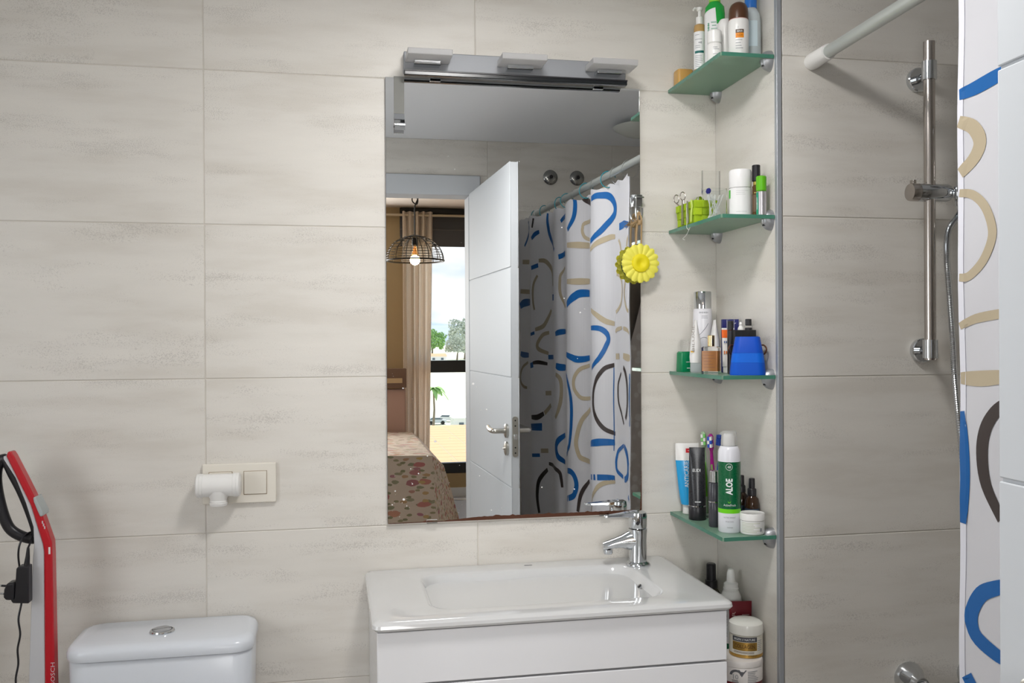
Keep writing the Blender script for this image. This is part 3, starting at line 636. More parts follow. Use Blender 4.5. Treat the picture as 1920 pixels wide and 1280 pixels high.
PRINT = """B 0.020 0.362,1.870 0.319,1.875 0.286,1.873 0.254,1.868 0.223,1.852 0.200,1.827 0.201,1.801 0.224,1.784 0.259,1.767 0.295,1.746 0.332,1.731 0.373,1.718
G 0.016 0.375,1.687 0.316,1.706 0.276,1.715 0.236,1.720 0.200,1.718
G 0.013 0.305,1.912 0.282,1.906 0.254,1.905
B 0.021 0.157,1.747 0.082,1.747
G 0.010 0.164,1.704 0.142,1.684 0.131,1.665
B 0.019 0.608,1.923 0.596,1.899 0.596,1.870 0.604,1.841 0.622,1.817 0.655,1.792
K 0.017 0.553,1.917 0.526,1.892 0.393,1.853
G 0.013 0.401,1.799 0.533,1.805 0.554,1.787 0.552,1.767 0.531,1.748 0.471,1.734
G 0.019 0.667,1.733 0.593,1.727 0.548,1.722 0.451,1.710
B 0.015 0.833,1.847 0.798,1.861 0.690,1.854
B 0.014 0.838,1.705 0.774,1.712
B 0.016 0.992,1.901 0.998,1.873 0.992,1.840 0.979,1.807 0.948,1.772 0.883,1.734
B 0.016 1.117,1.804 1.089,1.821 1.058,1.829
K 0.010 1.100,1.892 1.110,1.852
B 0.012 1.176,1.887 1.143,1.856 1.169,1.833 1.199,1.806 1.226,1.782
G 0.019 0.678,1.591 0.594,1.586 0.549,1.584 0.466,1.579
B 0.025 0.682,1.497 0.642,1.514 0.604,1.529 0.564,1.539 0.468,1.534
G 0.016 0.385,1.470 0.329,1.452 0.293,1.435 0.262,1.424 0.206,1.416
B 0.017 0.388,1.404 0.319,1.403 0.286,1.395 0.262,1.379 0.256,1.360 0.267,1.342 0.286,1.315 0.320,1.285 0.388,1.256
G 0.012 0.192,1.587 0.156,1.581 0.116,1.560 0.105,1.527 0.124,1.490 0.158,1.470 0.194,1.456
G 0.011 0.196,1.386 0.179,1.396 0.114,1.401
B 0.018 0.845,1.702 0.774,1.713
G 0.012 0.779,1.655 0.830,1.631 0.839,1.601 0.839,1.564 0.828,1.533 0.793,1.492
B 0.018 0.879,1.385 0.841,1.393 0.788,1.395
B 0.022 0.938,1.539 0.887,1.538
G 0.016 1.065,1.705 1.023,1.701 0.988,1.684 0.944,1.652 0.920,1.618 0.906,1.586
G 0.016 0.959,1.488 0.997,1.447 1.032,1.419 1.093,1.406
G 0.013 1.076,1.641 1.103,1.610 1.113,1.571 1.110,1.528 1.098,1.492
B 0.016 1.126,1.677 1.070,1.685
G 0.015 0.980,1.392 1.032,1.383 1.071,1.351 1.074,1.328 1.049,1.315 0.992,1.303
B 0.012 1.134,1.385 1.099,1.392
G 0.017 1.248,1.713 1.163,1.706
G 0.017 1.276,1.582 1.168,1.574
B 0.027 1.281,1.514 1.242,1.527 1.170,1.529
B 0.020 0.685,1.305 0.627,1.294 0.597,1.287 0.561,1.286 0.487,1.293
G 0.014 0.488,1.265 0.561,1.252 0.593,1.231 0.609,1.204 0.607,1.175 0.589,1.153 0.558,1.137 0.491,1.141
G 0.018 0.492,1.100 0.549,1.065 0.577,1.032 0.595,0.990 0.600,0.958 0.586,0.924 0.564,0.906 0.496,0.901
B 0.019 0.686,1.227 0.666,1.202 0.647,1.173 0.633,1.133 0.630,1.089 0.634,1.045 0.638,1.007 0.646,0.968 0.666,0.936 0.764,0.897
K 0.015 0.211,1.273 0.267,1.263 0.298,1.243 0.326,1.216 0.347,1.182 0.352,1.149 0.344,1.112 0.322,1.081 0.292,1.054 0.261,1.040 0.211,1.034
B 0.006 0.214,1.264 0.213,1.222 0.216,1.157 0.219,1.078 0.222,0.973
G 0.017 0.197,1.303 0.151,1.304
K 0.010 0.130,1.249 0.168,1.216 0.174,1.180 0.165,1.144 0.133,1.111 0.099,1.076
B 0.022 0.873,1.255 0.842,1.248 0.792,1.248
G 0.017 0.876,1.218 0.851,1.209 0.836,1.188 0.832,1.151 0.839,1.108 0.858,1.064 0.879,1.037
B 0.016 0.995,1.287 0.923,1.289
K 0.013 1.110,1.260 1.066,1.264 1.002,1.258
B 0.020 1.137,1.247 1.107,1.253
G 0.016 1.018,1.132 0.969,1.135
G 0.016 1.030,1.045 0.973,1.084
K 0.018 1.127,1.022 1.079,1.025 1.035,1.044
B 0.016 1.136,0.983 1.047,0.992
G 0.012 1.198,1.261 1.255,1.239 1.285,1.204 1.282,1.170 1.247,1.151 1.204,1.147
B 0.020 1.284,1.300 1.254,1.294 1.187,1.293
B 0.020 0.799,0.974 0.844,0.952 0.869,0.923 0.866,0.893 0.845,0.873 0.802,0.861
K 0.014 0.991,0.833 0.932,0.831 0.855,0.819 0.839,0.790 0.833,0.754
B 0.021 0.709,0.842 0.640,0.846 0.610,0.832 0.596,0.804 0.604,0.774 0.634,0.747 0.765,0.717
K 0.016 0.498,0.829 0.546,0.794 0.574,0.755 0.588,0.698
B 0.020 0.459,0.972 0.342,0.990 0.293,0.997 0.215,1.003
B 0.016 0.468,0.850 0.314,0.869 0.216,0.879
G 0.013 0.213,0.867 0.275,0.855 0.315,0.837 0.354,0.805 0.465,0.722
B 0.013 0.100,1.005 0.177,0.981 0.198,0.955 0.203,0.929 0.188,0.905 0.115,0.897
K 0.018 1.003,0.806 1.043,0.778 1.071,0.746 1.080,0.706 1.080,0.666 1.067,0.610
B 0.023 1.131,0.977 1.047,0.982
B 0.013 1.129,0.854 1.064,0.861
G 0.016 1.056,0.881 0.997,0.887
B 0.017 0.004,1.737 0.035,1.740 0.073,1.747 0.095,1.751
G 0.018 0.003,1.696 0.029,1.682 0.042,1.658 0.032,1.636 0.005,1.616
G 0.012 0.003,1.586 0.028,1.580 0.052,1.560 0.066,1.531 0.066,1.507 0.049,1.477 0.022,1.457 0.003,1.456
G 0.011 0.002,1.381 0.033,1.392 0.079,1.398 0.093,1.399
G 0.018 0.001,1.301 0.043,1.302 0.092,1.307
B 0.014 0.002,1.250 0.008,1.202 0.010,1.145 0.005,1.078
K 0.017 0.092,1.269 0.069,1.253 0.050,1.226 0.043,1.189 0.050,1.142 0.078,1.096
B 0.019 0.091,1.003 0.069,0.994 0.041,0.977 0.024,0.944 0.032,0.914 0.067,0.897 0.090,0.893
B 0.018 0.014,0.847 0.024,0.834"""
for ln in PRINT.strip().split('\n'):                  # each printed loop lies on both faces of the cloth
    q = ln.split(); w = float(q[1])*1.18; P = cr2([tuple(map(float, a.split(','))) for a in q[2:]]); g = G()
    for off in (-.0009, .0009):
        k0 = len(g.v); n = len(P)
        for i, p in enumerate(P):
            a, b = P[max(0, i-1)], P[min(n-1, i+1)]; dx, dy = b[0]-a[0], b[1]-a[1]; l = math.hypot(dx, dy) or 1
            hwid = w*.5*(1 if n < 9 else .82+.3*sin(pi*i/(n-1)))
            for e in (-1, -.33, .33, 1):
                s_, z_ = p[0]-dy/l*hwid*e, p[1]+dx/l*hwid*e
                g.v.append(tuple(cloth(max(0, s_), min(z_, top(max(0, s_))), off*(2.2 if s_ < .0135 else 1))))
        for i in range(n-1): g.f += [(k0+4*i+k, k0+4*i+k+1, k0+4*i+5+k, k0+4*i+4+k) for k in range(3)]
    me = bpy.data.meshes.new('printed_loop'); me.from_pydata(g.v, [], g.f); me.materials.append({'B': PB, 'G': PG, 'K': PK}[q[0]]); o = bpy.data.objects.new('printed_loop', me); COL.objects.link(o); o.parent = cl
words = ['nearest', 'second', 'third', 'fourth', 'fifth', 'sixth', 'seventh', 'eighth', 'ninth', 'tenth', 'eleventh', 'farthest']
RCOL = 'cctctcttctct'
rme = {}
for k, y in enumerate(RINGS):
    c = RCOL[k]; m_ = TEAL if c == 't' else CLEAR
    if c not in rme:
        R = .026 if c == 't' else .028
        g = G().tube([(R*cos(a), 0, R*sin(a)*1.1) for a in [2*pi*i/22+.2 for i in range(22 if c == 'c' else 20)]], .0019, 8, c == 'c'); me = g.mesh('curtain_ring'); me.materials.append(m_); rme[c] = me
        for p in me.polygons: p.use_smooth = True
    o = bpy.data.objects.new('curtain_ring', rme[c]); COL.objects.link(o); o.location = (rodx(y), y, RZ-.0145 if c == 't' else RZ-.0165); o.rotation_euler = (0, 0, .35*(-1)**k)
    tag(o, ('teal' if c == 't' else 'clear')+' plastic curtain ring on the shower rod, '+words[k]+' from the mirror', 'curtain ring', 'curtain rings on the shower rod')

# a towel, a dark cloth and a brown rolled mat at the far end of the shower
def hang(name, label, x, w0, w1, ztop, zbot, y, m_, seed):
    def fn(u, v):
        z = ztop+(zbot-ztop)*v; w = w0+(w1-w0)*min(1, v*1.6)**.8
        xx = x+(u-.5)*w; yy = y+.018*sin(u*11+seed)*(min(1, v*3))+.006*sin(u*23+v*4)
        drop = .28*abs(u-.42)*(1-v)
        return (xx, yy, z-drop)
    g = G().grid(fn, 28, 30); n = len(g.v); g.v += [(p[0], p[1]+.006, p[2]) for p in g.v]; g.f += [tuple(i+n for i in reversed(f)) for f in g.f]
    o = g.build(name, m_); return tag(o, label, 'towel')
tm = bpy.data.materials.new('floral_towel'); tm.use_nodes = True; t = tm.node_tree; b = t.nodes['Principled BSDF']; tc_ = N(t, 'ShaderNodeTexCoord')
vr = N(t, 'ShaderNodeTexVoronoi'); vr.inputs['Scale'].default_value = 22; t.links.new(tc_.outputs['Object'], vr.inputs['Vector'])
wv = noise(t, tc_.outputs['Object'], 30, 2)
t.links.new(mixc(t, wv, ramp(t, vr.outputs['Distance'], [(.30, (.86, .84, .81)), (.42, (.62, .56, .52))]), (.64, .58, .54)), b.inputs['Base Color']); b.inputs['Roughness'].default_value = .95
def towel(name, label, left, x1, ztop, zbot, y, m_):
    def fn(u, v):
        z = ztop+(zbot-ztop)*v; x0 = left(z); x = x0+(x1-x0)*u
        return (x, y+.016*sin((x-1.6)*38)*min(1, v*3), z)
    g = G().grid(fn, 26, 34); n = len(g.v); g.v += [(p[0], p[1]+.006, p[2]) for p in g.v]; g.f += [tuple(i+n for i in reversed(f)) for f in g.f]
    return tag(g.build(name, m_), label, 'towel')
towel('floral_towel', 'grey beige towel with pale flower pattern hanging beyond the shower curtain, seen in the mirror', lambda z: 1.55 if z < 1.30 else 1.55+.07*(z-1.30)/.05 if z < 1.35 else 1.62+.28*(z-1.35), 1.86, 1.80, .42, OY+.075, tm)
towel('dark_towel', 'dark brown towel hanging behind the floral towel, seen in the mirror', lambda z: 1.59, 1.84, 1.64, .9, OY+.028, mat('dark_brown_terry', (.20, .165, .135), .95))
th_ = thing('towel_hook', 'small chrome hook on the door wall holding the hanging towels', 'hook', (1.80, OY, 1.79))
G().lathe([(0, 0), (.015, 0), (.015, .006), (0, .006)], 20, axis='Y').build('plate', CHROME, th_)
G().tube([(0, .005, 0), (0, .05, -.005), (0, .095, .002), (0, .10, .02)], .004, 8).build('arm', CHROME, th_)
rm_ = thing('rolled_mat', 'brown rolled bath mat standing behind the open door, seen low in the mirror', 'bath mat', (1.045, -1.80, 0))
bm_ = mat('brown_mat', (.10, .065, .045), .95)
sp = []
for k in range(60):
    a = k/60*2*pi*3.2; r = .024+.0085*a/pi*.9; sp.append((r*cos(a), r*sin(a)))
g = G(); n = len(sp)
for z in (0, .15, .30, .45, .60):
    g.v += [(x, y, z) for x, y in sp]
for j in range(4): g.f += [(j*n+i, j*n+i+1, (j+1)*n+i+1, (j+1)*n+i) for i in range(n-1)]
o = g.build('mat', bm_, rm_); so = o.modifiers.new('thick', 'SOLIDIFY'); so.thickness = .010

cl_ = thing('ceiling_lamp', 'round white glass ceiling lamp with dark finial near the shower, seen in the mirror', 'ceiling lamp', (1.56, -1.62, CH))
G().lathe([(0, 0), (.05, 0), (.05, -.012), (0, -.012)], 28).build('mount', PWHITE, cl_)
G().lathe([(.135, -.022), (.128, -.030), (.09, -.050), (.04, -.062), (.0, -.065)], 40).build('shade', mat('opal_glass', (.62, .63, .58), .25), cl_)
G().lathe([(.012, -.064), (.020, -.072), (.016, -.082), (.006, -.088), (0, -.092)], 16).build('finial', mat('dark_bronze', (.05, .035, .02), .35, .7), cl_)
G().lathe([(.006, -.01), (.006, -.064)], 8).build('stem', PWHITE, cl_)

cl2 = thing('ceiling_lamp', 'lit round flush ceiling lamp above the basin, outside the picture', 'ceiling lamp', (.60, -.84, CH))
G().lathe([(0, 0), (.14, 0), (.15, -.008), (.15, -.040), (.142, -.050), (0, -.050)], 40).build('housing', PWHITE, cl2)

# ------------------------------------------------------------------ glass corner shelves
ZS = {'top': 1.953, 'second': 1.620, 'third': 1.287, 'fourth': .954, 'lowest': .590}
GLASS_S = GLASS_G
desc = {'top': 'topmost green-edged glass corner shelf, above the mirror lamp', 'second': 'glass corner shelf holding the lime green basket', 'third': 'glass corner shelf at eye level holding the blue cup',
        'fourth': 'glass corner shelf just above the basin holding toothpaste and the aloe spray', 'lowest': 'lowest glass corner shelf, beside the vanity cabinet, holding jars'}
for nm, z in ZS.items():
    st_ = thing('glass_shelf', desc[nm], 'shelf', (NX, 0, z), group=None)
    P = [(-.119, -.001), (-.119, -.296), (-.1165, -.300), (-.001, -.300), (-.001, -.001)]
    G().prism(P, lambda p: (p[0], p[1], -.0078), lambda p: (p[0], p[1], -.0002)).build('glass', GLASS_S, st_, .0008)
    G().box(-.1196, -.1190, -.296, -.001, -.0078, 0).box(-.1165, -.001, -.3006, -.3000, -.0078, 0).build('polished_edge', GLASS_E, st_)
    for y in (-.283, -.022):
        g = G(); Rn = []
        for k in range(9):
            t = k/8*pi/2; x = -.0225*sin(t); sc_ = cos(t)**.75 if k < 8 else .02
            Rn.append([(x, y+.0155*sc_*cos(a), -.005+(.026 if sin(a) < 0 else .018)*sc_*sin(a)) for a in [2*pi*i/22 for i in range(22)]])
        g.loft(Rn); g.build('clamp', CLAMP, st_)
        G().lathe([(0, -.0155), (.0042, -.0155), (.0042, -.0120), (0, -.012)], 12, c=(-.0165, y-.002, -.006)).build('set_screw', BLACKM, st_)

# ------------------------------------------------------------------ things on the shelves
def bottle(name, label, cat, x, y, z, segs, group=None, n=28, sy=1, rz=0):
    t = thing(name, label, cat, (x, y, z), rz, group)
    for (pn, m_, prof) in segs: G().lathe(prof, n, sy=sy).build(pn, m_, t)
    return t
def cyl(r, z0, z1, e=.001): return [(0, z0), (r-e, z0), (r, z0+e), (r, z1-e), (r-e, z1), (0, z1)]
def tubebody(zs, n=28): return [[(rx*cos(2*pi*k/n), ry*sin(2*pi*k/n), z) for k in range(n)] for z, rx, ry in zs]
INK = mat('dark_print', (.06, .06, .07), .6); INKG = mat('grey_print', (.30, .31, .33), .6); WPR = mat('white_print', (.82, .84, .84), .5)
LABEL = mat('white_label', (.80, .80, .80), .4)
def lines(parent, r, zs, a, half, m_=INKG, h=.0012, name='small_print'):
    g = G(); rnd = random.Random(int(r*1e5)+len(zs))
    for z in zs:
        q = half*(.55+.45*rnd.random()); g.lathe([(r, z), (r, z+h)], 8, a0=a-half, a1=a-half+2*q)
    return tag(g.build(name, m_, parent), kind='stuff')
# -- top shelf
zA = ZS['top']
o = G().add([], []); P = rrect(-.019, .019, -.017, .017, .006, 4)
sb = thing('soap_block', 'honey-coloured translucent block at the back left corner of the top shelf', 'soap', (1.083, -.026, zA))
G().loft([[(x*s, y*s, z) for x, y in P] for s, z in ((.94, 0), (1, .003), (1, .036), (.95, .040))]).build('block', mat('honey_soap', (.80, .48, .14), .35, trans=.25, sss=.3), sb)
x, y = 1.0725, -.150; a = ca(x, y)
pb = bottle('pump_bottle', 'slim amber pump bottle with white label on the top shelf', 'bottle', x, y, zA, [('body', mat('amber_liquid', (.66, .42, .16), .15, trans=.35), [(0, 0), (.0115, 0), (.0130, .002), (.0130, .098), (.0115, .104), (.006, .107)]),
    ('collar', PWHITE, [(.008, .106), (.008, .122), (.0055, .123), (.0038, .124), (.0038, .136), (.006, .137), (.0075, .140), (.0075, .143), (0, .145)])])
G().tube([(0, 0, .140), (-.012, -.002, .141), (-.0165, -.003, .136)], [.0028, .0025, .002], 8).build('nozzle', PWHITE, pb)
arc(.0132, .006, .088, a-.25, 1.15).build('label', LABEL, pb); arc(.0134, .040, .0455, a-.1, .8).build('green_band', mat('teal_print', (.01, .13, .12)), pb)
lines(pb, .0134, [.010+.004*k for k in range(7)]+[.052, .056, .070, .080], a-.15, .7)
text(pb, '-', INKG, .005, oncyl(.0134, .063, a+.1), width=.008)
x, y = 1.096, -.178; a = ca(x, y)
gbx = mat('green_shampoo', (.01, .36, .045), .18, coat=.3)
gb = thing('shampoo_bottle', 'tall green shampoo bottle with lime cap and white label on the top shelf', 'bottle', (x, y, zA), a+pi/2)
G().loft(tubebody([(0, .0205, .0125), (.003, .0220, .0140), (.120, .0220, .0140), (.136, .0205, .0128), (.142, .0155, .012), (.146, .012, .011)])).build('body', gbx, gb)
G().lathe([(.0125, .146), (.0125, .186), (.0115, .188), (0, .188)], 24).build('cap', mat('lime_cap', (.30, .66, .07), .3), gb)
g = G().grid(lambda u, v: ((lambda t: (.02215*cos(t), .01415*sin(t), .004+(.116+.012*sin(min(1, u*1.3)*pi/2))*v*(1 if u < .62 else .72)))(pi*(1.04+u*.80))), 20, 3); g.build('label', LABEL, gb)
text(gb, '-', mat('green_print', (.02, .25, .12)), .0042, lambda u, v: ((-.0135+u)*1, -.0141*sqrt(max(.05, 1-((-.0135+u)/.022)**2))-.0004, .075+v), width=.050, vertical=True)
for k in range(4): G().box(-.008+.002*(k % 2), .005-.002*(k % 2), -.0148, -.0144, .098-.007*k, .1008-.007*k).build('print_line', mat('pale_green_print', (.35, .5, .42)), gb)
G().prism([(.0035*cos(t), .0035*sin(t)) for t in [2*pi*i/14 for i in range(14)]], lambda p: (-.006+p[0], -.0149, .050+p[1]), lambda p: (-.006+p[0], -.0141, .050+p[1])).build('green_dot', gbx, gb)
x, y = 1.0715, -.232; a = ca(x, y)
w1 = bottle('cream_bottle', 'small plain white bottle at the front left edge of the top shelf', 'bottle', x, y, zA, [('body', PWHITE, [(0, 0), (.0145, 0), (.0155, .002), (.0155, .034), (.0145, .036)]), ('cap', mat('white_cap', (.84, .83, .81), .25), cyl(.0150, .0362, .066, .003))])
lines(w1, .0157, [.006, .012, .022, .026], a+.3, .5)
x, y = 1.1035, -.216; a = ca(x, y)
w2_ = bottle('roll_on_bottle', 'plain white round-shouldered bottle half hidden behind the brown-capped roll-on', 'bottle', x, y, zA, [('body', PWHITE, [(0, 0), (.0145, 0), (.0158, .003), (.0158, .082), (.0150, .090), (.011, .096), (0, .098)])])
x, y = 1.109, -.2695; a = ca(x, y)
ro = bottle('deodorant_roll_on', 'white roll-on deodorant with brown dome cap and orange print on the top shelf', 'deodorant', x, y, zA, [('body', PWHITE, [(0, 0), (.019, 0), (.0205, .002), (.0208, .030), (.0212, .062), (.0210, .073), (.0195, .0765)]), ('cap_ring', mat('pink_ring', (.62, .34, .30), .4), cyl(.0200, .0762, .0775, .0005)), ('cap', mat('brown_cap', (.085, .035, .016), .3), [(.0203, .0775), (.0203, .090), (.0190, .101), (.0155, .109), (.009, .1135), (0, .115)])])
arc(.0214, .045, .0525, a+.12, .40).build('brown_square', mat('brown_print', (.10, .06, .04)), ro); arc(.0214, .035, .045, a+.12, .40).build('orange_square', mat('orange_print', (.80, .27, .01)), ro)
text(ro, 'SENA', WPR, .0042, oncyl(.0217, .0487, a+.12), width=.012); text(ro, 'SUDA', mat('rust_print', (.35, .10, .0)), .0042, oncyl(.0217, .0405, a+.12), width=.012)
text(ro, '2', INKG, .004, oncyl(.0216, .057, a-.05)); lines(ro, .0214, [.013, .018, .024, .030], a+.1, .38)
x, y = 1.1495, -.243; a = ca(x, y)
cb = bottle('clear_bottle', 'clear bottle with blue cap and blue label squares, right end of top shelf', 'bottle', x, y, zA, [('body', mat('pale_clear_plastic', (.80, .88, .92), .12, trans=.45, ior=1.1), [(0, 0), (.0195, 0), (.0208, .002), (.0205, .085), (.0185, .100), (.0135, .110), (.0115, .113)]), ('cap', mat('blue_cap', (.02, .16, .55), .3), [(.0125, .113), (.0130, .150), (.011, .153), (0, .153)])])
arc(.0211, .028, .082, a-.25, .95).build('label', mat('pale_blue_label', (.62, .74, .80), .4), cb)
for z0, z1 in ((.074, .080), (.030, .056)): arc(.0213, z0, z1, a-.55, .34).build('blue_square', mat('navy_print', (.01, .04, .26)), cb)
text(cb, '-', INKG, .005, oncyl(.0214, .065, a-.5), width=.009); lines(cb, .0214, [.036, .041, .046, .052], a-.5, .22, WPR)
# -- second shelf
zB = ZS['second']
LIME = mat('lime_felt', (.40, .56, .012), .75); LIMED = mat('lime_felt_dark', (.32, .47, .008), .8)
bk = thing('desk_basket', 'lime green woven pocket basket on the second glass shelf, full of grooming tools', 'basket', (1.0875, -.088, zB))
def ftrap(z, i=0): k = .86+.14*z/.056; return [(sx*(.0275-i)*k, sy*(.058-i)*k, z) for sx, sy in ((-1, -1), (1, -1), (1, 1), (-1, 1))]
g = G(); g.loft([ftrap(0), ftrap(.052), ftrap(.052, .002), ftrap(.004, .002)], cap=False); g.f.append((3, 2, 1, 0)); g.f.append((12, 13, 14, 15)); g.build('body', LIME, bk, .0008)
for j in range(3):                                         # woven bands: across the left and front faces
    for k in range(6):
        y0 = -.056+.0185*k; off = .0022 if (j+k) % 2 else .0008; z0 = .003+.0165*j; kk = .86+.14*(z0+.007)/.056
        G().box(-.0275*kk-off, -.0275*kk+.001, y0*kk, (y0+.0175)*kk, z0, z0+.0155).build('woven_band', LIME if (j+k) % 2 else LIMED, bk, .0006)
    for k in range(3):
        x0 = -.027+.018*k; off = .0022 if (j+k) % 2 else .0008; z0 = .003+.0165*j; kk = .86+.14*(z0+.007)/.056
        G().box(x0*kk, (x0+.0172)*kk, -.058*kk-off, -.058*kk+.001, z0, z0+.0155).build('woven_band', LIME if (j+k) % 2 else LIMED, bk, .0006)
BXc, BYc = 1.0875, -.088
scs = thing('scissors', 'small nail scissors with two steel finger rings standing in the lime basket', 'scissors', (1.066, -.050, zB+.058))
for s, (cx_, cz_) in ((-1, (-.0105, .010)), (1, (.0035, .0165))):
    bl = G().tube([(cx_+.0062*cos(t), -.002*s, cz_+.0095*sin(t)) for t in [2*pi*i/20 for i in range(20)]], .0012, 8, True).build('finger_ring', STEEL, scs)
    G().tube([(cx_+.001*s, -.002*s, cz_-.0095), (.004, -.001*s, -.012), (.007+.002*s, 0, -.046)], [.0016, .0018, .0008], 6).build('blade', STEEL, scs)
G().lathe([(0, -.003), (.0018, -.003), (.0018, .003), (0, .003)], 10, axis='Y', c=(.004, 0, -.013)).build('pivot', CHROME, scs)
for k, (x, y, h, lb) in enumerate(((1.0555, -.085, .058, 'steel tweezers on the lime basket, the pair nearer the scissors'), (1.0545, -.118, .050, 'dull tweezers on the lime basket, the pair nearer the clear box'))):
    tz = thing('tweezers', lb, 'tweezers', (x, y, zB+.003), group='tweezers on the lime basket')
    for s in (-1, 1): G().loft([[(-.001, s*w-.0015, z), (.001, s*w-.0015, z), (.001, s*w+.0015, z), (-.001, s*w+.0015, z)] for w, z in ((.0005, h), (.0012, h*.9), (.0042, h*.35), (.0046, h*.12), (.0030, 0))]).build('arm', STEEL if k == 0 else DSTEEL, tz)
bl = thing('clear_blister', 'crumpled clear plastic wrapper sticking out of the lime basket', 'wrapper', (1.090, -.085, zB+.040))
G().loft([[(-.014, -.028, 0), (.012, -.026, 0), (.012, .020, 0), (-.014, .018, 0)], [(-.012, -.026, .014), (.010, -.026, .014), (.011, .016, .014), (-.013, .016, .016)], [(-.003, -.018, .026), (.004, -.016, .027), (.004, .002, .027), (-.003, .004, .028)]]).build('film', CLEAR, bl, smooth=False)
bs = thing('blue_ended_stick', 'white stick with a blue oval end standing in the lime basket', 'stick', (1.098, -.125, zB+.020))
G().cyl((0, 0, -.015), (.002, -.004, .050), .0016, n=8).build('stick', PWHITE, bs)
G().lathe([(0, -.007), (.004, -.006), (.0065, -.002), (.0065, .002), (.004, .006), (0, .007)], 20, sy=.45).build('oval_end', mat('ink_blue', (.005, .006, .22), .3), bs, loc=(.002, -.004, .055)).rotation_euler = (0, .9, -1.0)
fs = thing('dental_floss', 'thin white floss thread trailing from the lime basket over the shelf edge', 'thread', (1.054, -.128, zB))
G().tube(smoothpath([(.002, .02, .045), (-.003, .006, .030), (-.003, .004, .006), (-.005, .002, -.006), (-.006, -.012, -.014), (-.006, -.020, -.010), (-.006, .0, -.024), (-.006, .022, -.030), (-.006, .010, -.034)], 6), .0005, 6).build('thread', PWHITE, fs)
fp = thing('floss_pick', 'pale lime plastic strap hanging down the front corner of the lime basket', 'strap', (1.0555, -.140, zB+.004))
G().loft([[(-.001, y-.003, z), (.0005, y-.003, z), (.0005, y+.003, z), (-.001, y+.003, z)] for y, z in ((.004, 0), (.002, .02), (-.002, .035), (.002, .049))]).build('strap', mat('pale_lime', (.55, .70, .15), .5), fp)
cx0 = thing('swab_box', 'clear plastic box of cotton swabs with its tall lid open on the second shelf', 'box', (1.0875, -.1905, zB))
def shell(w, d, h, t): 
    g = G(); a_ = lambda i, z: [(x, y, z) for x, y in rrect(-w+i, w-i, -d+i, d-i, .003, 2)]
    g.loft([a_(0, 0), a_(0, h), a_(t, h), a_(t, t)], cap=False); n = 12; g.f.append(tuple(reversed(range(n)))); g.f.append(tuple(3*n+k for k in range(n))); return g
FROST = mat('milky_clear_plastic', (.92, .94, .95), .22, trans=.82, ior=1.08)
shell(.0215, .0195, .068, .001).build('box', mat('thin_clear_box', (.95, .97, .97), .08, trans=1, ior=1.03), cx0)
G().box(-.0205, .0205, .0205, .0213, .060, .112).box(-.0205, -.0197, .0165, .0205, .060, .112).box(.0197, .0205, .0165, .0205, .060, .112).build('lid', CLEAR, cx0)
rnd = random.Random(8); swm = None
for k in range(12):
    x0, x1 = rnd.uniform(-.015, .015), rnd.uniform(-.016, .016); y0 = -.013+.0022*k; y1 = y0+rnd.uniform(-.001, .001)
    sw_ = thing('cotton_swab', 'white cotton swab in the clear box on the second shelf', 'cotton swab', (1.0875, -.1905, zB), group='cotton swabs in the clear box')
    G().cyl((x0, y0, .003), (x1, y1, .054), .0009, n=6).build('stick', PWHITE, sw_)
    for p, q in (((x0, y0, .002), (x0+(x1-x0)*.2, y0, .012)), ((x1-(x1-x0)*.2, y1, .045), (x1, y1, .056))): G().tube([p, [(p[i]+q[i])/2 for i in range(3)], q], [.001, .0022, .001], 8).build('cotton', mat('cotton', (.84, .83, .80), .95), sw_)
x, y = 1.1215, -.2475; a = ca(x, y)
wc = bottle('white_canister', 'white cylindrical canister with a small green mark on the second shelf', 'canister', x, y, zB, [('body', mat('canister_white', (.80, .79, .79), .3), cyl(.0235, 0, .062, .0015)), ('lid', mat('canister_white', (.8, .79, .79), .3), [(0, .0625), (.0232, .0625), (.0235, .064), (.0235, .096), (.022, .100), (.018, .1015), (0, .1015)])])
arc(.0237, .040, .058, a-1.25, .22).build('green_mark', mat('grass_green_print', (.06, .45, .03)), wc); lines(wc, .0237, [.046, .050, .054, .060, .010], a+.25, .62, mat('pale_print', (.6, .6, .6)), .001)
x, y = 1.1490, -.2655
rl = bottle('oil_roller', 'slim amber roller bottle with a tall black cap on the second shelf', 'bottle', x, y, zB, [('body', mat('amber_glass', (.16, .085, .03), .1, trans=.4), cyl(.0082, 0, .066, .0015)), ('neck', mat('brass', (.55, .42, .10), .3, .6), cyl(.0062, .0662, .0745, .0008)), ('cap', BLACK, cyl(.0086, .0746, .109, .001))])
arc(.0084, .010, .046, ca(x, y), 1.2).build('label', mat('brown_label', (.14, .085, .05), .5), rl); text(rl, '-', mat('gold_print', (.5, .36, .1)), .004, oncyl(.0086, .050, ca(x, y)), width=.008)
x, y = 1.1500, -.2868; a = ca(x, y)
lb_ = bottle('lip_balm', 'silver stick with a bright green cap at the right end of the second shelf', 'lip balm', x, y, zB, [('body', mat('silver_foil', (.62, .60, .62), .3, .8), cyl(.0104, 0, .050, .001)), ('cap', mat('leaf_green', (.12, .46, .01), .3), cyl(.0108, .0502, .082, .0016))])
arc(.0106, .002, .048, a-.95, .35).build('green_strip', mat('teal_green_print', (.01, .30, .16)), lb_); text(lb_, '-', WPR, .0030, oncyl(.0109, .025, a-.95), width=.026, vertical=True)
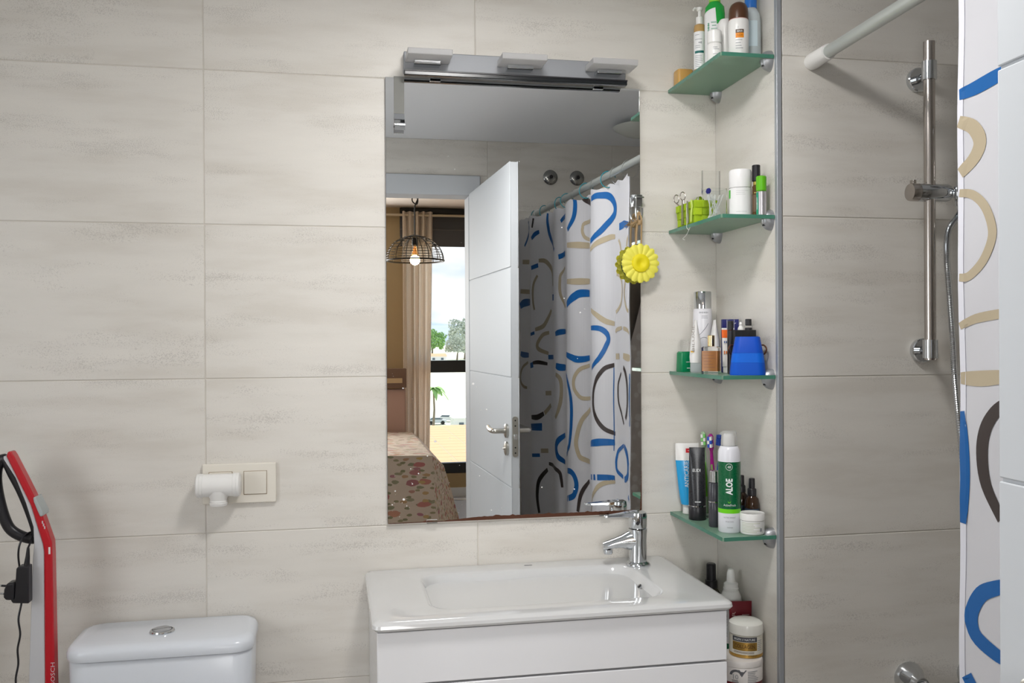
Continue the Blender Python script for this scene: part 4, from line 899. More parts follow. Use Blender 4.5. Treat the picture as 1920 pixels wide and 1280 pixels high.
# -- third shelf
zC = ZS['third']
GRL = mat('green_lotion', (.0, .30, .11), .15, trans=.35)
x, y = 1.0745, -.046
sg_ = thing('green_bottle', 'square green bottle with a clear cap at the back left of the third shelf', 'bottle', (x, y, zC), radians(12))
G().loft([[(px, py, z) for px, py in rrect(-w, w, -w*.8, w*.8, .002, 3)] for w, z in ((.0150, 0), (.0155, .002), (.0145, .044), (.012, .047))]).build('body', GRL, sg_)
G().lathe(cyl(.0092, .047, .074, .001), 20).build('cap', CLEAR, sg_); G().box(-.002, .0145, -.0131, -.0126, .008, .0095).box(-.004, .013, -.0131, -.0126, .022, .0235).build('print_line', WPR, sg_)
x, y = 1.117, -.052; a = ca(x, y)
cs = bottle('lotion_bottle', 'tallest white lotion bottle with a chrome cap at the back of the third shelf', 'bottle', x, y, zC, [('body', mat('pearl_white', (.76, .75, .79), .25), [(0, 0), (.021, 0), (.0222, .002), (.0222, .125), (.0212, .142), (.0205, .146)]), ('cap', CHROME, [(.0202, .1465), (.0202, .184), (.019, .186), (0, .186)])])
text(cs, '-', INKG, .0040, oncyl(.0219, .137, a+.15), width=.022); lines(cs, .0224, [.128, .124], a+.3, .4)
sw__ = smoothpath([(.0226*cos(a+q), .0226*sin(a+q), z) for q, z in ((-.35, .085), (0, .093), (.35, .103), (.6, .112))], 4); G().tube(sw__, .0006, 5).build('printed_swirl', INKG, cs)
G().tube([(.0226*cos(a+.15+.55*cos(t)), .0226*sin(a+.15+.55*cos(t)), .066+.014*sin(t)) for t in [2*pi*i/24 for i in range(24)]], .0005, 5, True).build('printed_ring', INKG, cs)
WT = mat('matte_white_tube', (.78, .77, .76), .4)
for x, y, txt, lb in ((1.0765, -.108, 'BILUXIL', 'white upright tube with grey vertical lettering, left on the third shelf'), (1.1225, -.108, None, 'plain white upright tube on the third shelf, behind the amber bottle')):
    a = ca(x, y); tt = thing('cream_tube', lb, 'tube', (x, y, zC), a+pi/2+.15)
    G().lathe(cyl(.0125, 0, .022, .0012), 24).build('cap', FROST if txt else WT, tt)
    G().loft(tubebody([(.0225, .0130, .0130), (.035, .0140, .0135), (.075, .0105, .0140), (.105, .0048, .0150), (.116, .0022, .0155), (.119, .0020, .0155)])).build('body', WT, tt)
    if txt:
        text(tt, txt, mat('taupe_print', (.30, .27, .24)), .0055, lambda u, v: (-.0075+u+.0000*v, -.0142+abs(u)*.05, .078+v), width=.060, vertical=True)
        G().box(-.013, -.006, -.0135, -.0125, .046, .0495).build('yellow_mark', mat('amber_print', (.8, .45, .02)), tt)
x, y = 1.0795, -.1875
ab = thing('perfume_bottle', 'square amber oil bottle with a gold cap at the front left of the third shelf', 'bottle', (x, y, zC), radians(-38))
G().loft([[(px, py, z) for px, py in rrect(-.0185, .0185, -.0145, .0145, .0025, 3)] for z in (0, .057)]+[[(px*.8, py*.8, .0595) for px, py in rrect(-.0185, .0185, -.0145, .0145, .0025, 3)]]).build('glass', mat('thick_clear_glass', (.93, .90, .86), .03, trans=1, ior=1.2), ab)
G().loft([[(px, py, z) for px, py in rrect(-.0172, .0172, -.0132, .0132, .002, 3)] for z in (.006, .050)]).build('oil', mat('amber_oil', (.62, .27, .075), .25, trans=.25), ab)
G().lathe(cyl(.0075, .0598, .084, .0008), 24).build('cap', mat('gold', (.62, .45, .24), .2, 1), ab)
for k in range(6): G().box(-.0125, .0125-.004*(k % 3), -.01475, -.0146, .014+.0065*k, .0152+.0065*k).build('print_line', mat('faded_print', (.28, .11, .04)), ab)
x, y = 1.1285, -.160; a = ca(x, y)
ot = thing('orange_tube', 'small white tube with an orange top beside the blue cup', 'tube', (x, y, zC), a+pi/2)
G().lathe(cyl(.0085, 0, .014, .001), 20).build('cap', PWHITE, ot); G().loft(tubebody([(.0145, .0095, .0085), (.055, .0100, .0060), (.078, .0105, .0030)])).build('body', PWHITE, ot)
G().loft(tubebody([(.0782, .0105, .0030), (.096, .0112, .0015)])).build('orange_panel', mat('orange_plastic', (.85, .14, .01), .35), ot); G().box(-.0112, .0112, -.001, .001, .0962, .100).build('crimp', PWHITE, ot)
text(ot, '-', mat('blue_print', (.02, .08, .3)), .006, lambda u, v: (u, -.0062, .069+v), width=.012); text(ot, '-', mat('orange_print2', (.8, .2, .02)), .008, lambda u, v: (u, -.0080, .046+v), width=.013)
x, y = 1.1505, -.128
nb = thing('navy_box', 'dark blue carton standing at the back of the third shelf behind the blue cup', 'box', (x, y, zC), radians(-14))
G().box(-.0185, .0185, -.008, .008, 0, .120).build('carton', mat('navy_card', (.012, .015, .14), .4), nb, .0006)
G().tube(smoothpath([(-.010, -.0083, .096), (0, -.0083, .104), (.012, -.0083, .112)], 4), .0005, 5).build('silver_line', WPR, nb); text(nb, '-', WPR, .003, lambda u, v: (u, -.0084, .099+v), width=.018)
bc = thing('black_case', 'flat black case standing behind the blue cup on the third shelf', 'case', (1.142, -.2190, zC), radians(-4))
G().box(-.0245, .0245, -.0075, .0075, 0, .095).build('case', BLACKM, bc, .0015); G().box(-.008, -.0072, -.0078, -.0075, .05, .095).box(.0085, .0093, -.0078, -.0075, .05, .095).build('seam', BLACK, bc)
x, y = 1.1185, -.2020
bottle('mascara_tube', 'slim black tube with a clear cap behind the blue cup', 'cosmetic tube', x, y, zC, [('body', BLACK, cyl(.0072, 0, .095, .001)), ('cap', CLEAR, cyl(.0082, .0952, .118, .001)), ('inner_wand', BLACK, cyl(.0055, .0952, .115, .001))])
bottle('dropper_bottle', 'small white dropper tip standing between black tubes behind the blue cup', 'bottle', 1.1415, -.2030, zC, [('body', PWHITE, [(0, 0), (.006, 0), (.0065, .002), (.0065, .094), (.0058, .100), (.003, .104), (.004, .108), (.0022, .112), (0, .113)])])
bottle('spray_vial', 'black-capped clear spray vial right of the dropper behind the blue cup', 'bottle', 1.1600, -.2020, zC, [('body', BLACK, cyl(.0078, 0, .100, .001)), ('collar', CLEAR, cyl(.0085, .1002, .1045, .0008)), ('cap', BLACK, cyl(.0068, .1046, .119, .001))])
x, y = 1.1285, -.2635; a = ca(x, y)
BLU = mat('blue_plastic', (.005, .13, .66), .5, spec=.25)
bcup = thing('blue_cup', 'bright blue plastic tumbler standing upside down on the third shelf', 'cup', (x, y, zC), a+pi/2+.05)
def bring(w, d, z): return [(px, py, z) for px, py in rrect(-w, w, -d, d, min(d*.8, .016), 6)]
G().loft([bring(.0365, .0250, 0), bring(.0368, .0252, .003), bring(.0345, .0236, .026)]).build('foot_band', mat('blue_plastic_deep', (.004, .09, .55), .5, spec=.25), bcup)
G().loft([bring(.0345, .0236, .0262), bring(.0320, .0218, .046)]).build('middle_band', BLU, bcup); G().loft([bring(.0318, .0216, .0462), bring(.0252, .0165, .0795), bring(.0240, .0155, .0805)]).build('body', mat('blue_plastic_top', (.006, .075, .50), .5, spec=.25), bcup)
ht = thing('hair_tie', 'brown elastic hair tie stretched around the blue cup', 'hair tie', (x, y, zC+.058), a+pi/2+.05)
_b = [(p[0]*1.10, p[1]*1.10) for p in bring(.0318, .0216, 0) if p[1] > -.004]; _b.sort(key=lambda p: -atan2(p[1]+.03, p[0]))
G().tube(smoothpath([(x_, y_+.002, .004) for x_, y_ in _b[::3]]+[(_b[-1][0]+.004, _b[-1][1]-.004, -.004)]+[(x_, y_+.002, -.014) for x_, y_ in _b[::-3]]+[(_b[0][0]-.004, _b[0][1]-.004, -.004)], 3, True), .0017, 8, True).build('band', mat('brown_elastic', (.10, .035, .012), .7), ht)
# -- fourth shelf
zD = ZS['fourth']
CY_ = mat('cyan_tube', (.01, .33, .68), .3, coat=.2)
x, y = 1.0845, -.034; a = ca(x, y)
tp = thing('toothpaste_tube', 'blue and white toothpaste tube on its cap, left end of the fourth shelf', 'toothpaste', (x, y, zD), a+pi/2+.18)
G().lathe([(0, 0), (.0105, 0), (.0115, .001), (.0105, .022), (0, .022)], 24).build('cap', PWHITE, tp)
def tpr(z): 
    t = (z-.0225)/(.165-.0225); return (z, .0145+(.0275-.0145)*min(1, t*1.35)**.7, .0145*(1-t)**.8+.0012)
G().loft(tubebody([tpr(z) for z in (.0225, .03, .045, .07, .10, .125)])).build('body', CY_, tp); G().loft(tubebody([tpr(z) for z in (.1252, .14, .155, .165)])).build('white_top', PWHITE, tp)
G().add([(-.0275, -.0046, .125), (-.006, -.0052, .125), (-.012, -.0052, .137), (-.0275, -.0040, .142)], [(0, 1, 2, 3)])
G().box(-.004, .016, -.0046, -.0036, .143, .153).build('red_patch', mat('red_print', (.65, .02, .03)), tp); text(tp, '-', WPR, .0022, lambda u, v: (.006+u, -.0049, .148+v), width=.012)
text(tp, 'ANTICARIES', WPR, .0095, lambda u, v: (-.0035+u, -max(.0052, (.0150*(1-((.096+v)-.0225)/.1425)**.8+.0012)*sqrt(max(.1, 1-((-.0035+u)/.026)**2))+.0010), .096+v), width=.066, vertical=True)
x, y = 1.0805, -.103; a = ca(x, y)
bt_ = thing('black_tube', 'black cosmetic tube with a silver ring standing on its cap, fourth shelf', 'tube', (x, y, zD), a+pi/2+.1)
G().lathe([(0, 0), (.0185, 0), (.0195, .0015), (.0195, .029), (.019, .030), (0, .030)], 28).build('cap', BLACK, bt_); G().lathe([(.0188, .030), (.0198, .0302), (.0198, .033), (.0188, .0332)], 28).build('silver_ring', CHROME, bt_)
G().loft(tubebody([(.0333, .0192, .0190), (.05, .0195, .0178), (.09, .0190, .0125), (.13, .0180, .006), (.155, .0176, .0018), (.163, .0176, .0014)])).build('body', mat('black_tube_plastic', (.02, .021, .025), .28), bt_)
fb = lambda u, z: -max(.003, (.019-(z-.033)*.135)*sqrt(max(.15, 1-(u/.0192)**2)))-.0008
text(bt_, 'ELIDI', WPR, .0065, lambda u, v: (-.002+u, fb(-.002+u, .112+v), .112+v), width=.017)
for k in range(7): G().add([(x_, fb(x_, z_), z_) for x_, z_ in ((-.011, .100-.006*k-(.004 if k > 2 else 0)), (.009-.003*(k % 3), .100-.006*k-(.004 if k > 2 else 0)), (.009-.003*(k % 3), .1010-.006*k-(.004 if k > 2 else 0)), (-.011, .1010-.006*k-(.004 if k > 2 else 0)))], [(0, 1, 2, 3)]).build('print_line', INKG, bt_)
text(bt_, '-', WPR, .0025, lambda u, v: (u, fb(u, .042+v), .042+v), width=.014)
tb = thing('tumbler', 'clear tumbler holding toothbrushes at the back of the fourth shelf', 'tumbler', (1.1275, -.078, zD))
G().lathe([(0, 0), (.024, 0), (.026, .095), (.0248, .095), (.0228, .003), (0, .003)], 28).build('glass', mat('thin_clear_glass', (.95, .97, .97), .04, trans=1, ior=1.1), tb)
def brush(label, x, y, z, tilt, rz, c1, c2, cb):
    b_ = thing('toothbrush', label, 'toothbrush', (x, y, z)); b_.rotation_euler = (tilt[0], tilt[1], rz)
    G().loft([[(w*cos(q), d*sin(q), zz) for q in [2*pi*i/12 for i in range(12)]] for zz, w, d in ((0, .004, .0035), (.05, .006, .005), (.10, .0055, .0045), (.130, .0042, .0035), (.150, .0035, .0030), (.158, .0060, .0026), (.185, .0062, .0026), (.190, .003, .002))]).build('handle', c1, b_)
    G().loft([[(w*cos(q), -.004+d*sin(q), zz) for q in [2*pi*i/12 for i in range(12)]] for zz, w, d in ((.04, .002, .0015), (.08, .0035, .002), (.12, .002, .0015))]).build('grip', c2, b_)
    for i in range(3):
        for j in range(2): G().box(-.005+.0052*j, -.0003+.0052*j, -.0125, -.002, .1605+.0082*i, .1680+.0082*i).build('bristle_tuft', cb[(i+j) % 2], b_)
    return b_
brush('toothbrush with green and clear handle, head up, left one in the tumbler', 1.122, -.066, zD+.005, (.03, -.05), -.5, mat('green_clear_handle', (.45, .62, .40), .2, trans=.4), mat('leaf_green', (.12, .46, .01)), (PWHITE, mat('bristle_green', (.2, .6, .15), .6)))
brush('magenta toothbrush with blue and white bristles, front one in the tumbler', 1.128, -.092, zD+.004, (.10, -.02), -.7, mat('magenta_handle', (.36, .01, .22), .25), mat('green_grip', (.25, .42, .12), .5), (mat('bristle_blue', (.02, .08, .5), .6), PWHITE))
brush('white toothbrush with dark blue bristles, leaning right in the tumbler', 1.136, -.075, zD+.006, (.02, .11), -1.0, PWHITE, mat('bristle_blue', (.02, .08, .5)), (mat('bristle_blue', (.02, .08, .5)), mat('bristle_blue', (.02, .08, .5))))
x, y = 1.1030, -.1460; a = ca(x, y)
dg = bottle('dark_green_bottle', 'dark green ribbed bottle between the black tube and the silver-capped bottle', 'bottle', x, y, zD, [('body', mat('dark_green_plastic', (.012, .06, .035), .3), [(0, 0), (.0115, 0), (.0122, .002), (.0122, .062), (.009, .072), (.006, .076)]), ('cap', BLACK, cyl(.0065, .0762, .092, .001))])
lines(dg, .0124, [.008+.0055*k for k in range(10)], a, 1.0, mat('pale_green_print', (.35, .5, .42)), .0016)
x, y = 1.0860, -.1875; a = ca(x, y)
bottle('serum_bottle', 'dark grey cylinder bottle with a silver cap, left of the aloe spray', 'bottle', x, y, zD, [('body', mat('charcoal_plastic', (.045, .045, .055), .25), [(0, 0), (.0122, 0), (.0132, .002), (.0132, .052), (.0128, .053)]), ('silver_ring', CHROME, [(.0128, .053), (.0136, .0535), (.0136, .056), (.0128, .0565)]), ('upper_body', mat('charcoal_plastic', (.045, .045, .055), .25), [(.0126, .0565), (.0126, .095), (.012, .096), (0, .096)]), ('cap', mat('silver_cap', (.60, .61, .62), .25, 1), cyl(.0110, .0962, .122, .001))])
x, y = 1.0960, -.2410; a = ca(x, y)
GRN = mat('deep_green_label', (.0, .105, .035), .28, coat=.2); LIM = mat('lime_band', (.15, .62, .008), .3)
al = bottle('aloe_spray', 'tall white and green aloe spray can with a clear cap, front of the fourth shelf', 'spray can', x, y, zD, [('base', mat('can_white', (.74, .74, .79), .25), [(0, 0), (.0222, 0), (.0236, .002), (.0236, .0415)]), ('lime_band', LIM, [(.0236, .0415), (.0238, .0416), (.0238, .0505), (.0236, .0506)]), ('green_label', GRN, [(.0236, .0506), (.0238, .0507), (.0238, .1495), (.0236, .1496)]), ('shoulder', mat('can_white', (.74, .74, .79), .25), [(.0236, .1496), (.0236, .160), (.0225, .172), (.0190, .1805), (.0165, .182), (0, .182)]), ('nozzle', PWHITE, [(.0125, .182), (.0115, .204), (.0095, .2075), (0, .208)]), ('cap', mat('cap_clear', (.97, .97, .97), .12, trans=.8, ior=1.03), [(.0168, .182), (.0172, .184), (.0155, .209), (.0135, .213), (0, .214)])])
text(al, 'ALOE', WPR, .0138, oncyl(.0241, .098, a-.02), width=.034, vertical=True, bold=.035)
text(al, 'ActiveFresh', WPR, .0046, oncyl(.0241, .0592, a+.03), width=.026)
text(al, '0% ALCOHOL', INKG, .0027, oncyl(.0240, .0245, a+.03), width=.017); text(al, 'ULTRA SMART', INKG, .0030, oncyl(.0240, .033, a+.03), width=.026); text(al, '-', INKG, .0016, oncyl(.0240, .012, a+.05), width=.012)
G().tube([(.0241*cos(a+.0+.0068*cos(t)/.0241), .0241*sin(a+.0+.0068*cos(t)/.0241), .1395+.0068*sin(t)) for t in [2*pi*i/24 for i in range(24)]], .0004, 5, True).build('printed_ring', WPR, al); text(al, '48', WPR, .0052, oncyl(.0241, .1395, a))
g = G()
for q in (0, 1): 
    pts = [(.0, .0), (.002, .0012), (.0035, .0045), (.001, .0028)]
    g.add([(.0241*cos(a+(-u if q else u)/.0241), .0241*sin(a+(-u if q else u)/.0241), .0630+v) for u, v in pts], [(0, 1, 2, 3)])
g.build('printed_leaf', LIM, al)
AMB = mat('brown_glass', (.05, .022, .010), .1, trans=.3); 
for x, y, lb in ((1.1535, -.176, 'dark pump bottle right behind the aloe spray, mostly hidden by it'), (1.1565, -.2225, 'brown bottle with black pump and blue-green leaf label, behind the white jar')):
    a = ca(x, y)
    b_ = bottle('spray_bottle', lb, 'bottle', x, y, zD, [('body', AMB, [(0, 0), (.0145, 0), (.0155, .002), (.0155, .052), (.0140, .064), (.0085, .070), (.0075, .072)]), ('collar', BLACK, [(.0095, .071), (.0095, .084), (.0085, .086), (.0065, .087)]), ('pump', BLACK, [(.0068, .087), (.0065, .106), (.0055, .108), (0, .108)])])
    arc(.0157, .006, .044, a, 1.5).build('label', mat('leaf_label', (.03, .055, .09), .4), b_)
    for k in range(6): arc(.0159, .030-.004*k, .033-.004*k+.004*(k % 2), a-.7+.28*k, .13).build('printed_leaf', mat(('leaf_cyan', 'leaf_lime', 'leaf_navy')[k % 3], ((.25, .5, .6), (.25, .42, .06), (.01, .04, .22))[k % 3], .4), b_)
x, y = 1.1335, -.2715; a = ca(x, y)
wj = bottle('cream_jar', 'small round white jar with a plain screw lid on the fourth shelf', 'jar', x, y, zD, [('body', mat('jar_white', (.80, .80, .78), .3), [(0, 0), (.022, 0), (.0245, .002), (.0252, .006), (.0252, .0285), (.024, .029)]), ('lid', PWHITE, [(.0250, .0292), (.0258, .0298), (.0258, .0425), (.0248, .0440), (.0235, .0432), (0, .0430)])], n=36)
lines(wj, .0254, [.006+.0031*k for k in range(7)], a, .95, mat('sage_print', (.55, .58, .45)), .0012); G().add([], [])
arc(.0255, .008, .015, a+.75, .10).build('code_mark', INKG, wj)
# -- lowest shelf
zE = ZS['lowest']
bottle('hair_spray_bottle', 'dark bottle with a black cap in the corner beside the basin', 'bottle', 1.1265, -.072, zE, [('body', mat('olive_glass', (.06, .055, .03), .2, trans=.3), [(0, 0), (.023, 0), (.0245, .003), (.0245, .165), (.021, .185), (.0135, .196), (.012, .198)]), ('collar', BLACK, cyl(.0140, .198, .216, .001)), ('cap', BLACK, [(.0115, .216), (.0108, .252), (.009, .254), (0, .254)])])
x, y = 1.1450, -.1385; a = ca(x, y)
fm = bottle('foam_bottle', 'white foam pump bottle with a green lower half, standing between basin and side wall', 'bottle', x, y, zE, [('lower_body', mat('bottle_green', (.01, .12, .05), .3), [(0, 0), (.0225, 0), (.0240, .003), (.0240, .095)]), ('upper_body', PWHITE, [(.0240, .0952), (.0240, .185), (.0225, .196), (.0185, .206), (.0165, .208)]), ('collar', PWHITE, [(.0172, .208), (.0172, .214), (.0160, .215), (.0160, .224), (.013, .226), (.0105, .228)]), ('spout', PWHITE, [(.0100, .228), (.0092, .246), (.006, .256), (0, .257)])])
arc(.0242, .100, .178, a, 1.3).build('label', LABEL, fm); text(fm, '-', INKG, .0055, oncyl(.0245, .140, a-.45), width=.06, vertical=True); lines(fm, .0244, [.182, .178, .174, .170], a+.1, .8)
x, y = 1.1455, -.1860; a = ca(x, y)
DRED = mat('dark_red_tube', (.16, .006, .014), .3)
rt_ = thing('red_tube', 'dark red flat tube standing behind the collagen jar', 'tube', (x, y, zE), a+pi/2+.28)
G().lathe(cyl(.0120, 0, .018, .001), 24).build('cap', DRED, rt_); G().loft(tubebody([(.0183, .0150, .0120), (.05, .0215, .0105), (.12, .0240, .0070), (.185, .0250, .0018), (.197, .0250, .0014)])).build('body', DRED, rt_)
text(rt_, 'ELIXIR', mat('rose_print', (.55, .38, .36)), .0075, lambda u, v: (-.0165+u, -.0068, .150+v), width=.052, vertical=True); 
for k in range(2): G().box(.002, .018, -.0062, -.0058, .168-.004*k, .1695-.004*k).build('print_line', mat('rose_print', (.55, .38, .36)), rt_)
x, y = 1.1180, -.2450; a = ca(x, y)
bj = bottle('hair_mask_jar', 'large low jar, white above and dark red below, under the collagen jar', 'jar', x, y, zE, [('lower_body', DRED, [(0, 0), (.042, 0), (.0445, .003), (.0450, .056)]), ('label_band', mat('jar_cream', (.74, .70, .67), .35), [(.0450, .0562), (.0457, .0565), (.0457, .086), (.045, .087)]), ('lid', mat('jar_cream', (.74, .70, .67), .35), [(.0452, .0872), (.0460, .088), (.0460, .0965), (.0445, .0995), (.041, .1005), (0, .1005)])], n=44)
g = G(); fnc = oncyl(.0461, .072, a-.20)
for k in range(12):
    t0, t1 = pi*(.02+.98*k/12), pi*(.02+.98*(k+1)/12); g.add([fnc(r_*cos(t_), r_*.85*sin(t_)) for r_, t_ in ((.0085, t0), (.0140, t0), (.0140, t1), (.0085, t1))], [(0, 1, 2, 3)])
g.add([fnc(*p) for p in ((.004, .0115), (.022, .0115), (.016, .004), (.0115, -.003))], [(0, 1, 2, 3)])
g.build('dark_crest', mat('grey_print2', (.12, .12, .13), .5), bj)
text(bj, '10', INKG, .010, oncyl(.0463, .069, a-.22)); lines(bj, .0461, [.058+.0036*k for k in range(7)], a+.62, .30, INKG, .0013); lines(bj, .0461, [.0575, .0605], a-.18, .22, INK, .0013)
x, y = 1.1330, -.2390; a = ca(x, y)
cj = bottle('collagen_jar', 'cream jar with domed lid and gold label on top of the large jar', 'jar', x, y, zE+.1008, [('body', mat('jar_ivory', (.72, .69, .60), .3), [(0, 0), (.0335, 0), (.0352, .002), (.0352, .046), (.034, .047)]), ('lid', mat('lid_ivory', (.76, .75, .70), .22), [(.0358, .0472), (.0365, .048), (.0365, .062), (.0350, .068), (.029, .0725), (.018, .0745), (0, .075)])], n=40)
GOLD = mat('gold_foil', (.60, .36, .09), .28, .8)
arc(.0354, .0345, .0445, a-.08, .78).build('black_band', INK, cj); arc(.0354, .0160, .0335, a-.08, .78).build('gold_band', GOLD, cj); arc(.0354, .001, .0075, a, 1.5, 24).build('gold_foot', GOLD, cj)
text(cj, 'COLLAGEN', mat('brown_ink', (.10, .04, .01)), .0075, oncyl(.0357, .025, a-.08), width=.044); text(cj, 'BIGEN // NATURE', WPR, .0045, oncyl(.0357, .0395, a-.08), width=.046); lines(cj, .0355, [.0105, .0128], a-.08, .7, mat('brown_ink', (.1, .04, .01)), .0008); lines(cj, .0355, [.016+.004*k for k in range(6)], a+.95, .2)

# ------------------------------------------------------------------ bedroom behind the door (seen in the mirror)
BY0, BY1, BXL, BXR, BCH = OY-.10, -5.90, -2.2, 3.2, 2.50
TAN = mat('tan_wall_paint', (.36, .27, .15), .85); BCE = mat('bedroom_ceiling_paint', (.66, .60, .54), .9)
def sw3(name, g, m): return wall(name, g, m)
WX0, WX1, WZ0, WZ1 = .90, 2.75, .20, 2.45           # window of the bedroom
VX0, VX1, VZ0, VZ1 = -1.45, .35, .55, 2.35          # unseen window over the bed head, added for the doorway fill light
sw3('wall_bedroom', G().box(BXL, VX0, BY1-.12, BY1, 0, BCH).box(VX1, WX0, BY1-.12, BY1, 0, BCH).box(WX1, BXR, BY1-.12, BY1, 0, BCH).box(VX0, VX1, BY1-.12, BY1, 0, VZ0).box(VX0, VX1, BY1-.12, BY1, VZ1, BCH).box(WX0, WX1, BY1-.12, BY1, 0, WZ0).box(WX0, WX1, BY1-.12, BY1, WZ1, BCH), TAN)
sw3('wall_bedroom_left', G().box(BXL-.1, BXL, BY1-.12, BY0, 0, BCH), TAN); sw3('wall_bedroom_right', G().box(BXR, BXR+.1, BY1-.12, BY0, 0, BCH), TAN)
sw3('wall_bedroom_front', G().box(BXL, LW-.1, BY0-.02, BY0, 0, BCH).box(SX+.1, BXR, BY0-.02, BY0, 0, BCH).box(LW-.1, SX+.1, BY0-.02, BY0, CH, BCH), TAN)
sw3('ceiling_bedroom', G().box(BXL-.1, BXR+.1, BY1-.12, BY0, BCH, BCH+.1), BCE)
fbw = sw3('floor_bedroom', G().box(BXL-.1, BXR+.1, BY1-.12, BY0+.11, -.1, -.002), mat('floor_joint', (.2, .2, .22), .6))
tiled(fbw, lambda u, d, z: (u, z, -.002+d), BXL, BXR, BY1, BY0+.10, 0, zo=BY1, tw=.6, th=.6, m=mat('pale_floor_tile', (.42, .44, .48), .22), name='floor_tile')
tag(G().box(BXL, VX1+.1, BY1, BY1+.012, 0, .08).box(VX1+.1, BXR, BY1, BY1+.012, 0, .08).build('baseboard_bedroom', DOORW, bevel=.002), kind='structure')
FR = mat('anthracite_frame', (.020, .021, .024), .4)
w1_ = thing('window_1', None, None, ((WX0+WX1)/2, BY1-.06, (WZ0+WZ1)/2), kind='structure'); wx, wz = (WX1-WX0)/2, (WZ1-WZ0)/2
def fr(g, x0, x1, z0, z1): return g.box(x0, x1, -.035, .035, z0, z1)
zt = 1.13-(WZ0+WZ1)/2
for r in ((-wx, -wx+.07, -wz, wz), (wx-.07, wx, -wz, wz), (-wx+.07, wx-.07, -wz, -wz+.09), (-wx+.07, wx-.07, wz-.09, wz), (-.045, .045, -wz+.09, zt-.052)): fr(G(), *r).build('frame_bar', FR, w1_, .003)
fr(G(), -wx+.07, wx-.07, zt-.052, zt+.052).build('transom', FR, w1_, .003)
PANE = mat('window_pane', (.97, .985, 1), 0, trans=1, ior=1.01)
for r in ((-wx+.07, wx-.07, zt+.052, wz-.09), (-wx+.07, -.045, -wz+.09, zt-.052), (.045, wx-.07, -wz+.09, zt-.052)): G().box(r[0], r[1], -.003, .003, r[2], r[3]).build('pane', PANE, w1_)
w3 = thing('added_window_3', None, None, ((VX0+VX1)/2, BY1-.06, (VZ0+VZ1)/2), kind='structure'); wx, wz = (VX1-VX0)/2, (VZ1-VZ0)/2  # unseen window, added around the doorway fill light
for r in ((-wx, -wx+.06, -wz, wz), (wx-.06, wx, -wz, wz), (-wx+.06, wx-.06, -wz, -wz+.06), (-wx+.06, wx-.06, wz-.06, wz), (-.03, .03, -wz+.06, wz-.06)): fr(G(), *r).build('frame_bar', FR, w3, .003)
for r in ((-wx+.06, -.03), (.03, wx-.06)): G().box(r[0], r[1], -.003, .003, -wz+.06, wz-.06).build('pane', PANE, w3)
bd = thing('roman_blind', 'dark grey fabric blind pulled up over the bedroom window, in the mirror', 'blind', ((WX0+WX1)/2, BY1+.0, 2.45))
DB = mat('charcoal_fabric', (.075, .076, .082), .9); hwx = (WX1-WX0)/2+.05
for k, (z0, z1, d) in enumerate(((-.20, .0, .016), (-.285, -.135, .030))): G().box(-hwx, hwx, -.012+d*k, .012+d*k, z0, z1).build('fold', DB, bd, .006)
G().box(-hwx, hwx, -.02, .03, 0, .045).build('head_rail', BLACKM, bd, .003); G().box(-hwx, hwx, .042, .046, -.145, -.139).build('seam', mat('grey_seam', (.1, .1, .1)), bd)
cr_ = thing('bedroom_curtain_rod', 'thin pale curtain rod across the top of the bedroom window, seen in the mirror', 'curtain rod', (1.6, BY1+.085, 2.425))
G().cyl((-1.3, 0, 0), (1.3, 0, 0), .011, n=12).build('rod', mat('beige_metal', (.50, .42, .30), .4), cr_); 
for x in (-1.27, 1.27): G().cyl((x, 0, 0), (x, -.08, 0), .007, n=8).build('bracket', mat('beige_metal', (.5, .42, .3)), cr_)
bc_ = bpy.data.materials.new('sheer_fabric'); bc_.use_nodes = True; t = bc_.node_tree; b = t.nodes['Principled BSDF']; MATS['sheer'] = bc_
tcx = N(t, 'ShaderNodeTexCoord'); mpp = N(t, 'ShaderNodeMapping'); mpp.inputs['Scale'].default_value = (60, 60, 42); mpp.inputs['Rotation'].default_value = (0, .5, 0); t.links.new(tcx.outputs['Object'], mpp.inputs['Vector'])
wvv = N(t, 'ShaderNodeTexWave', bands_direction='Z'); wvv.inputs['Scale'].default_value = .9; wvv.inputs['Distortion'].default_value = 7; t.links.new(mpp.outputs['Vector'], wvv.inputs['Vector'])
t.links.new(ramp(t, wvv.outputs['Fac'], [(.38, (.62, .53, .44)), (.58, (.97, .91, .83))]), b.inputs['Base Color']); b.inputs['Roughness'].default_value = .9
tl = N(t, 'ShaderNodeBsdfTranslucent'); tl.inputs['Color'].default_value = (.85, .77, .67, 1); ms = N(t, 'ShaderNodeMixShader'); ms.inputs['Fac'].default_value = .55
t.links.new(b.outputs[0], ms.inputs[1]); t.links.new(tl.outputs[0], ms.inputs[2]); t.links.new(ms.outputs[0], t.nodes['Material Output'].inputs['Surface'])
def pleat(u, v):
    x = .865+.262*u*(1-.16*v*(1 if u > .5 else 0)); y = BY1+.085+.030*sin(u*2*pi*4.6+.4)*(1 if v < .9 else 1)+.008*sin(u*40+v*3)
    return (x, y, 2.455-2.36*v)
bcu = tag(G().grid(pleat, 90, 24).build('sheer_curtain', bc_), 'beige sheer curtain drawn to the left of the bedroom window, seen in the mirror', 'curtain')
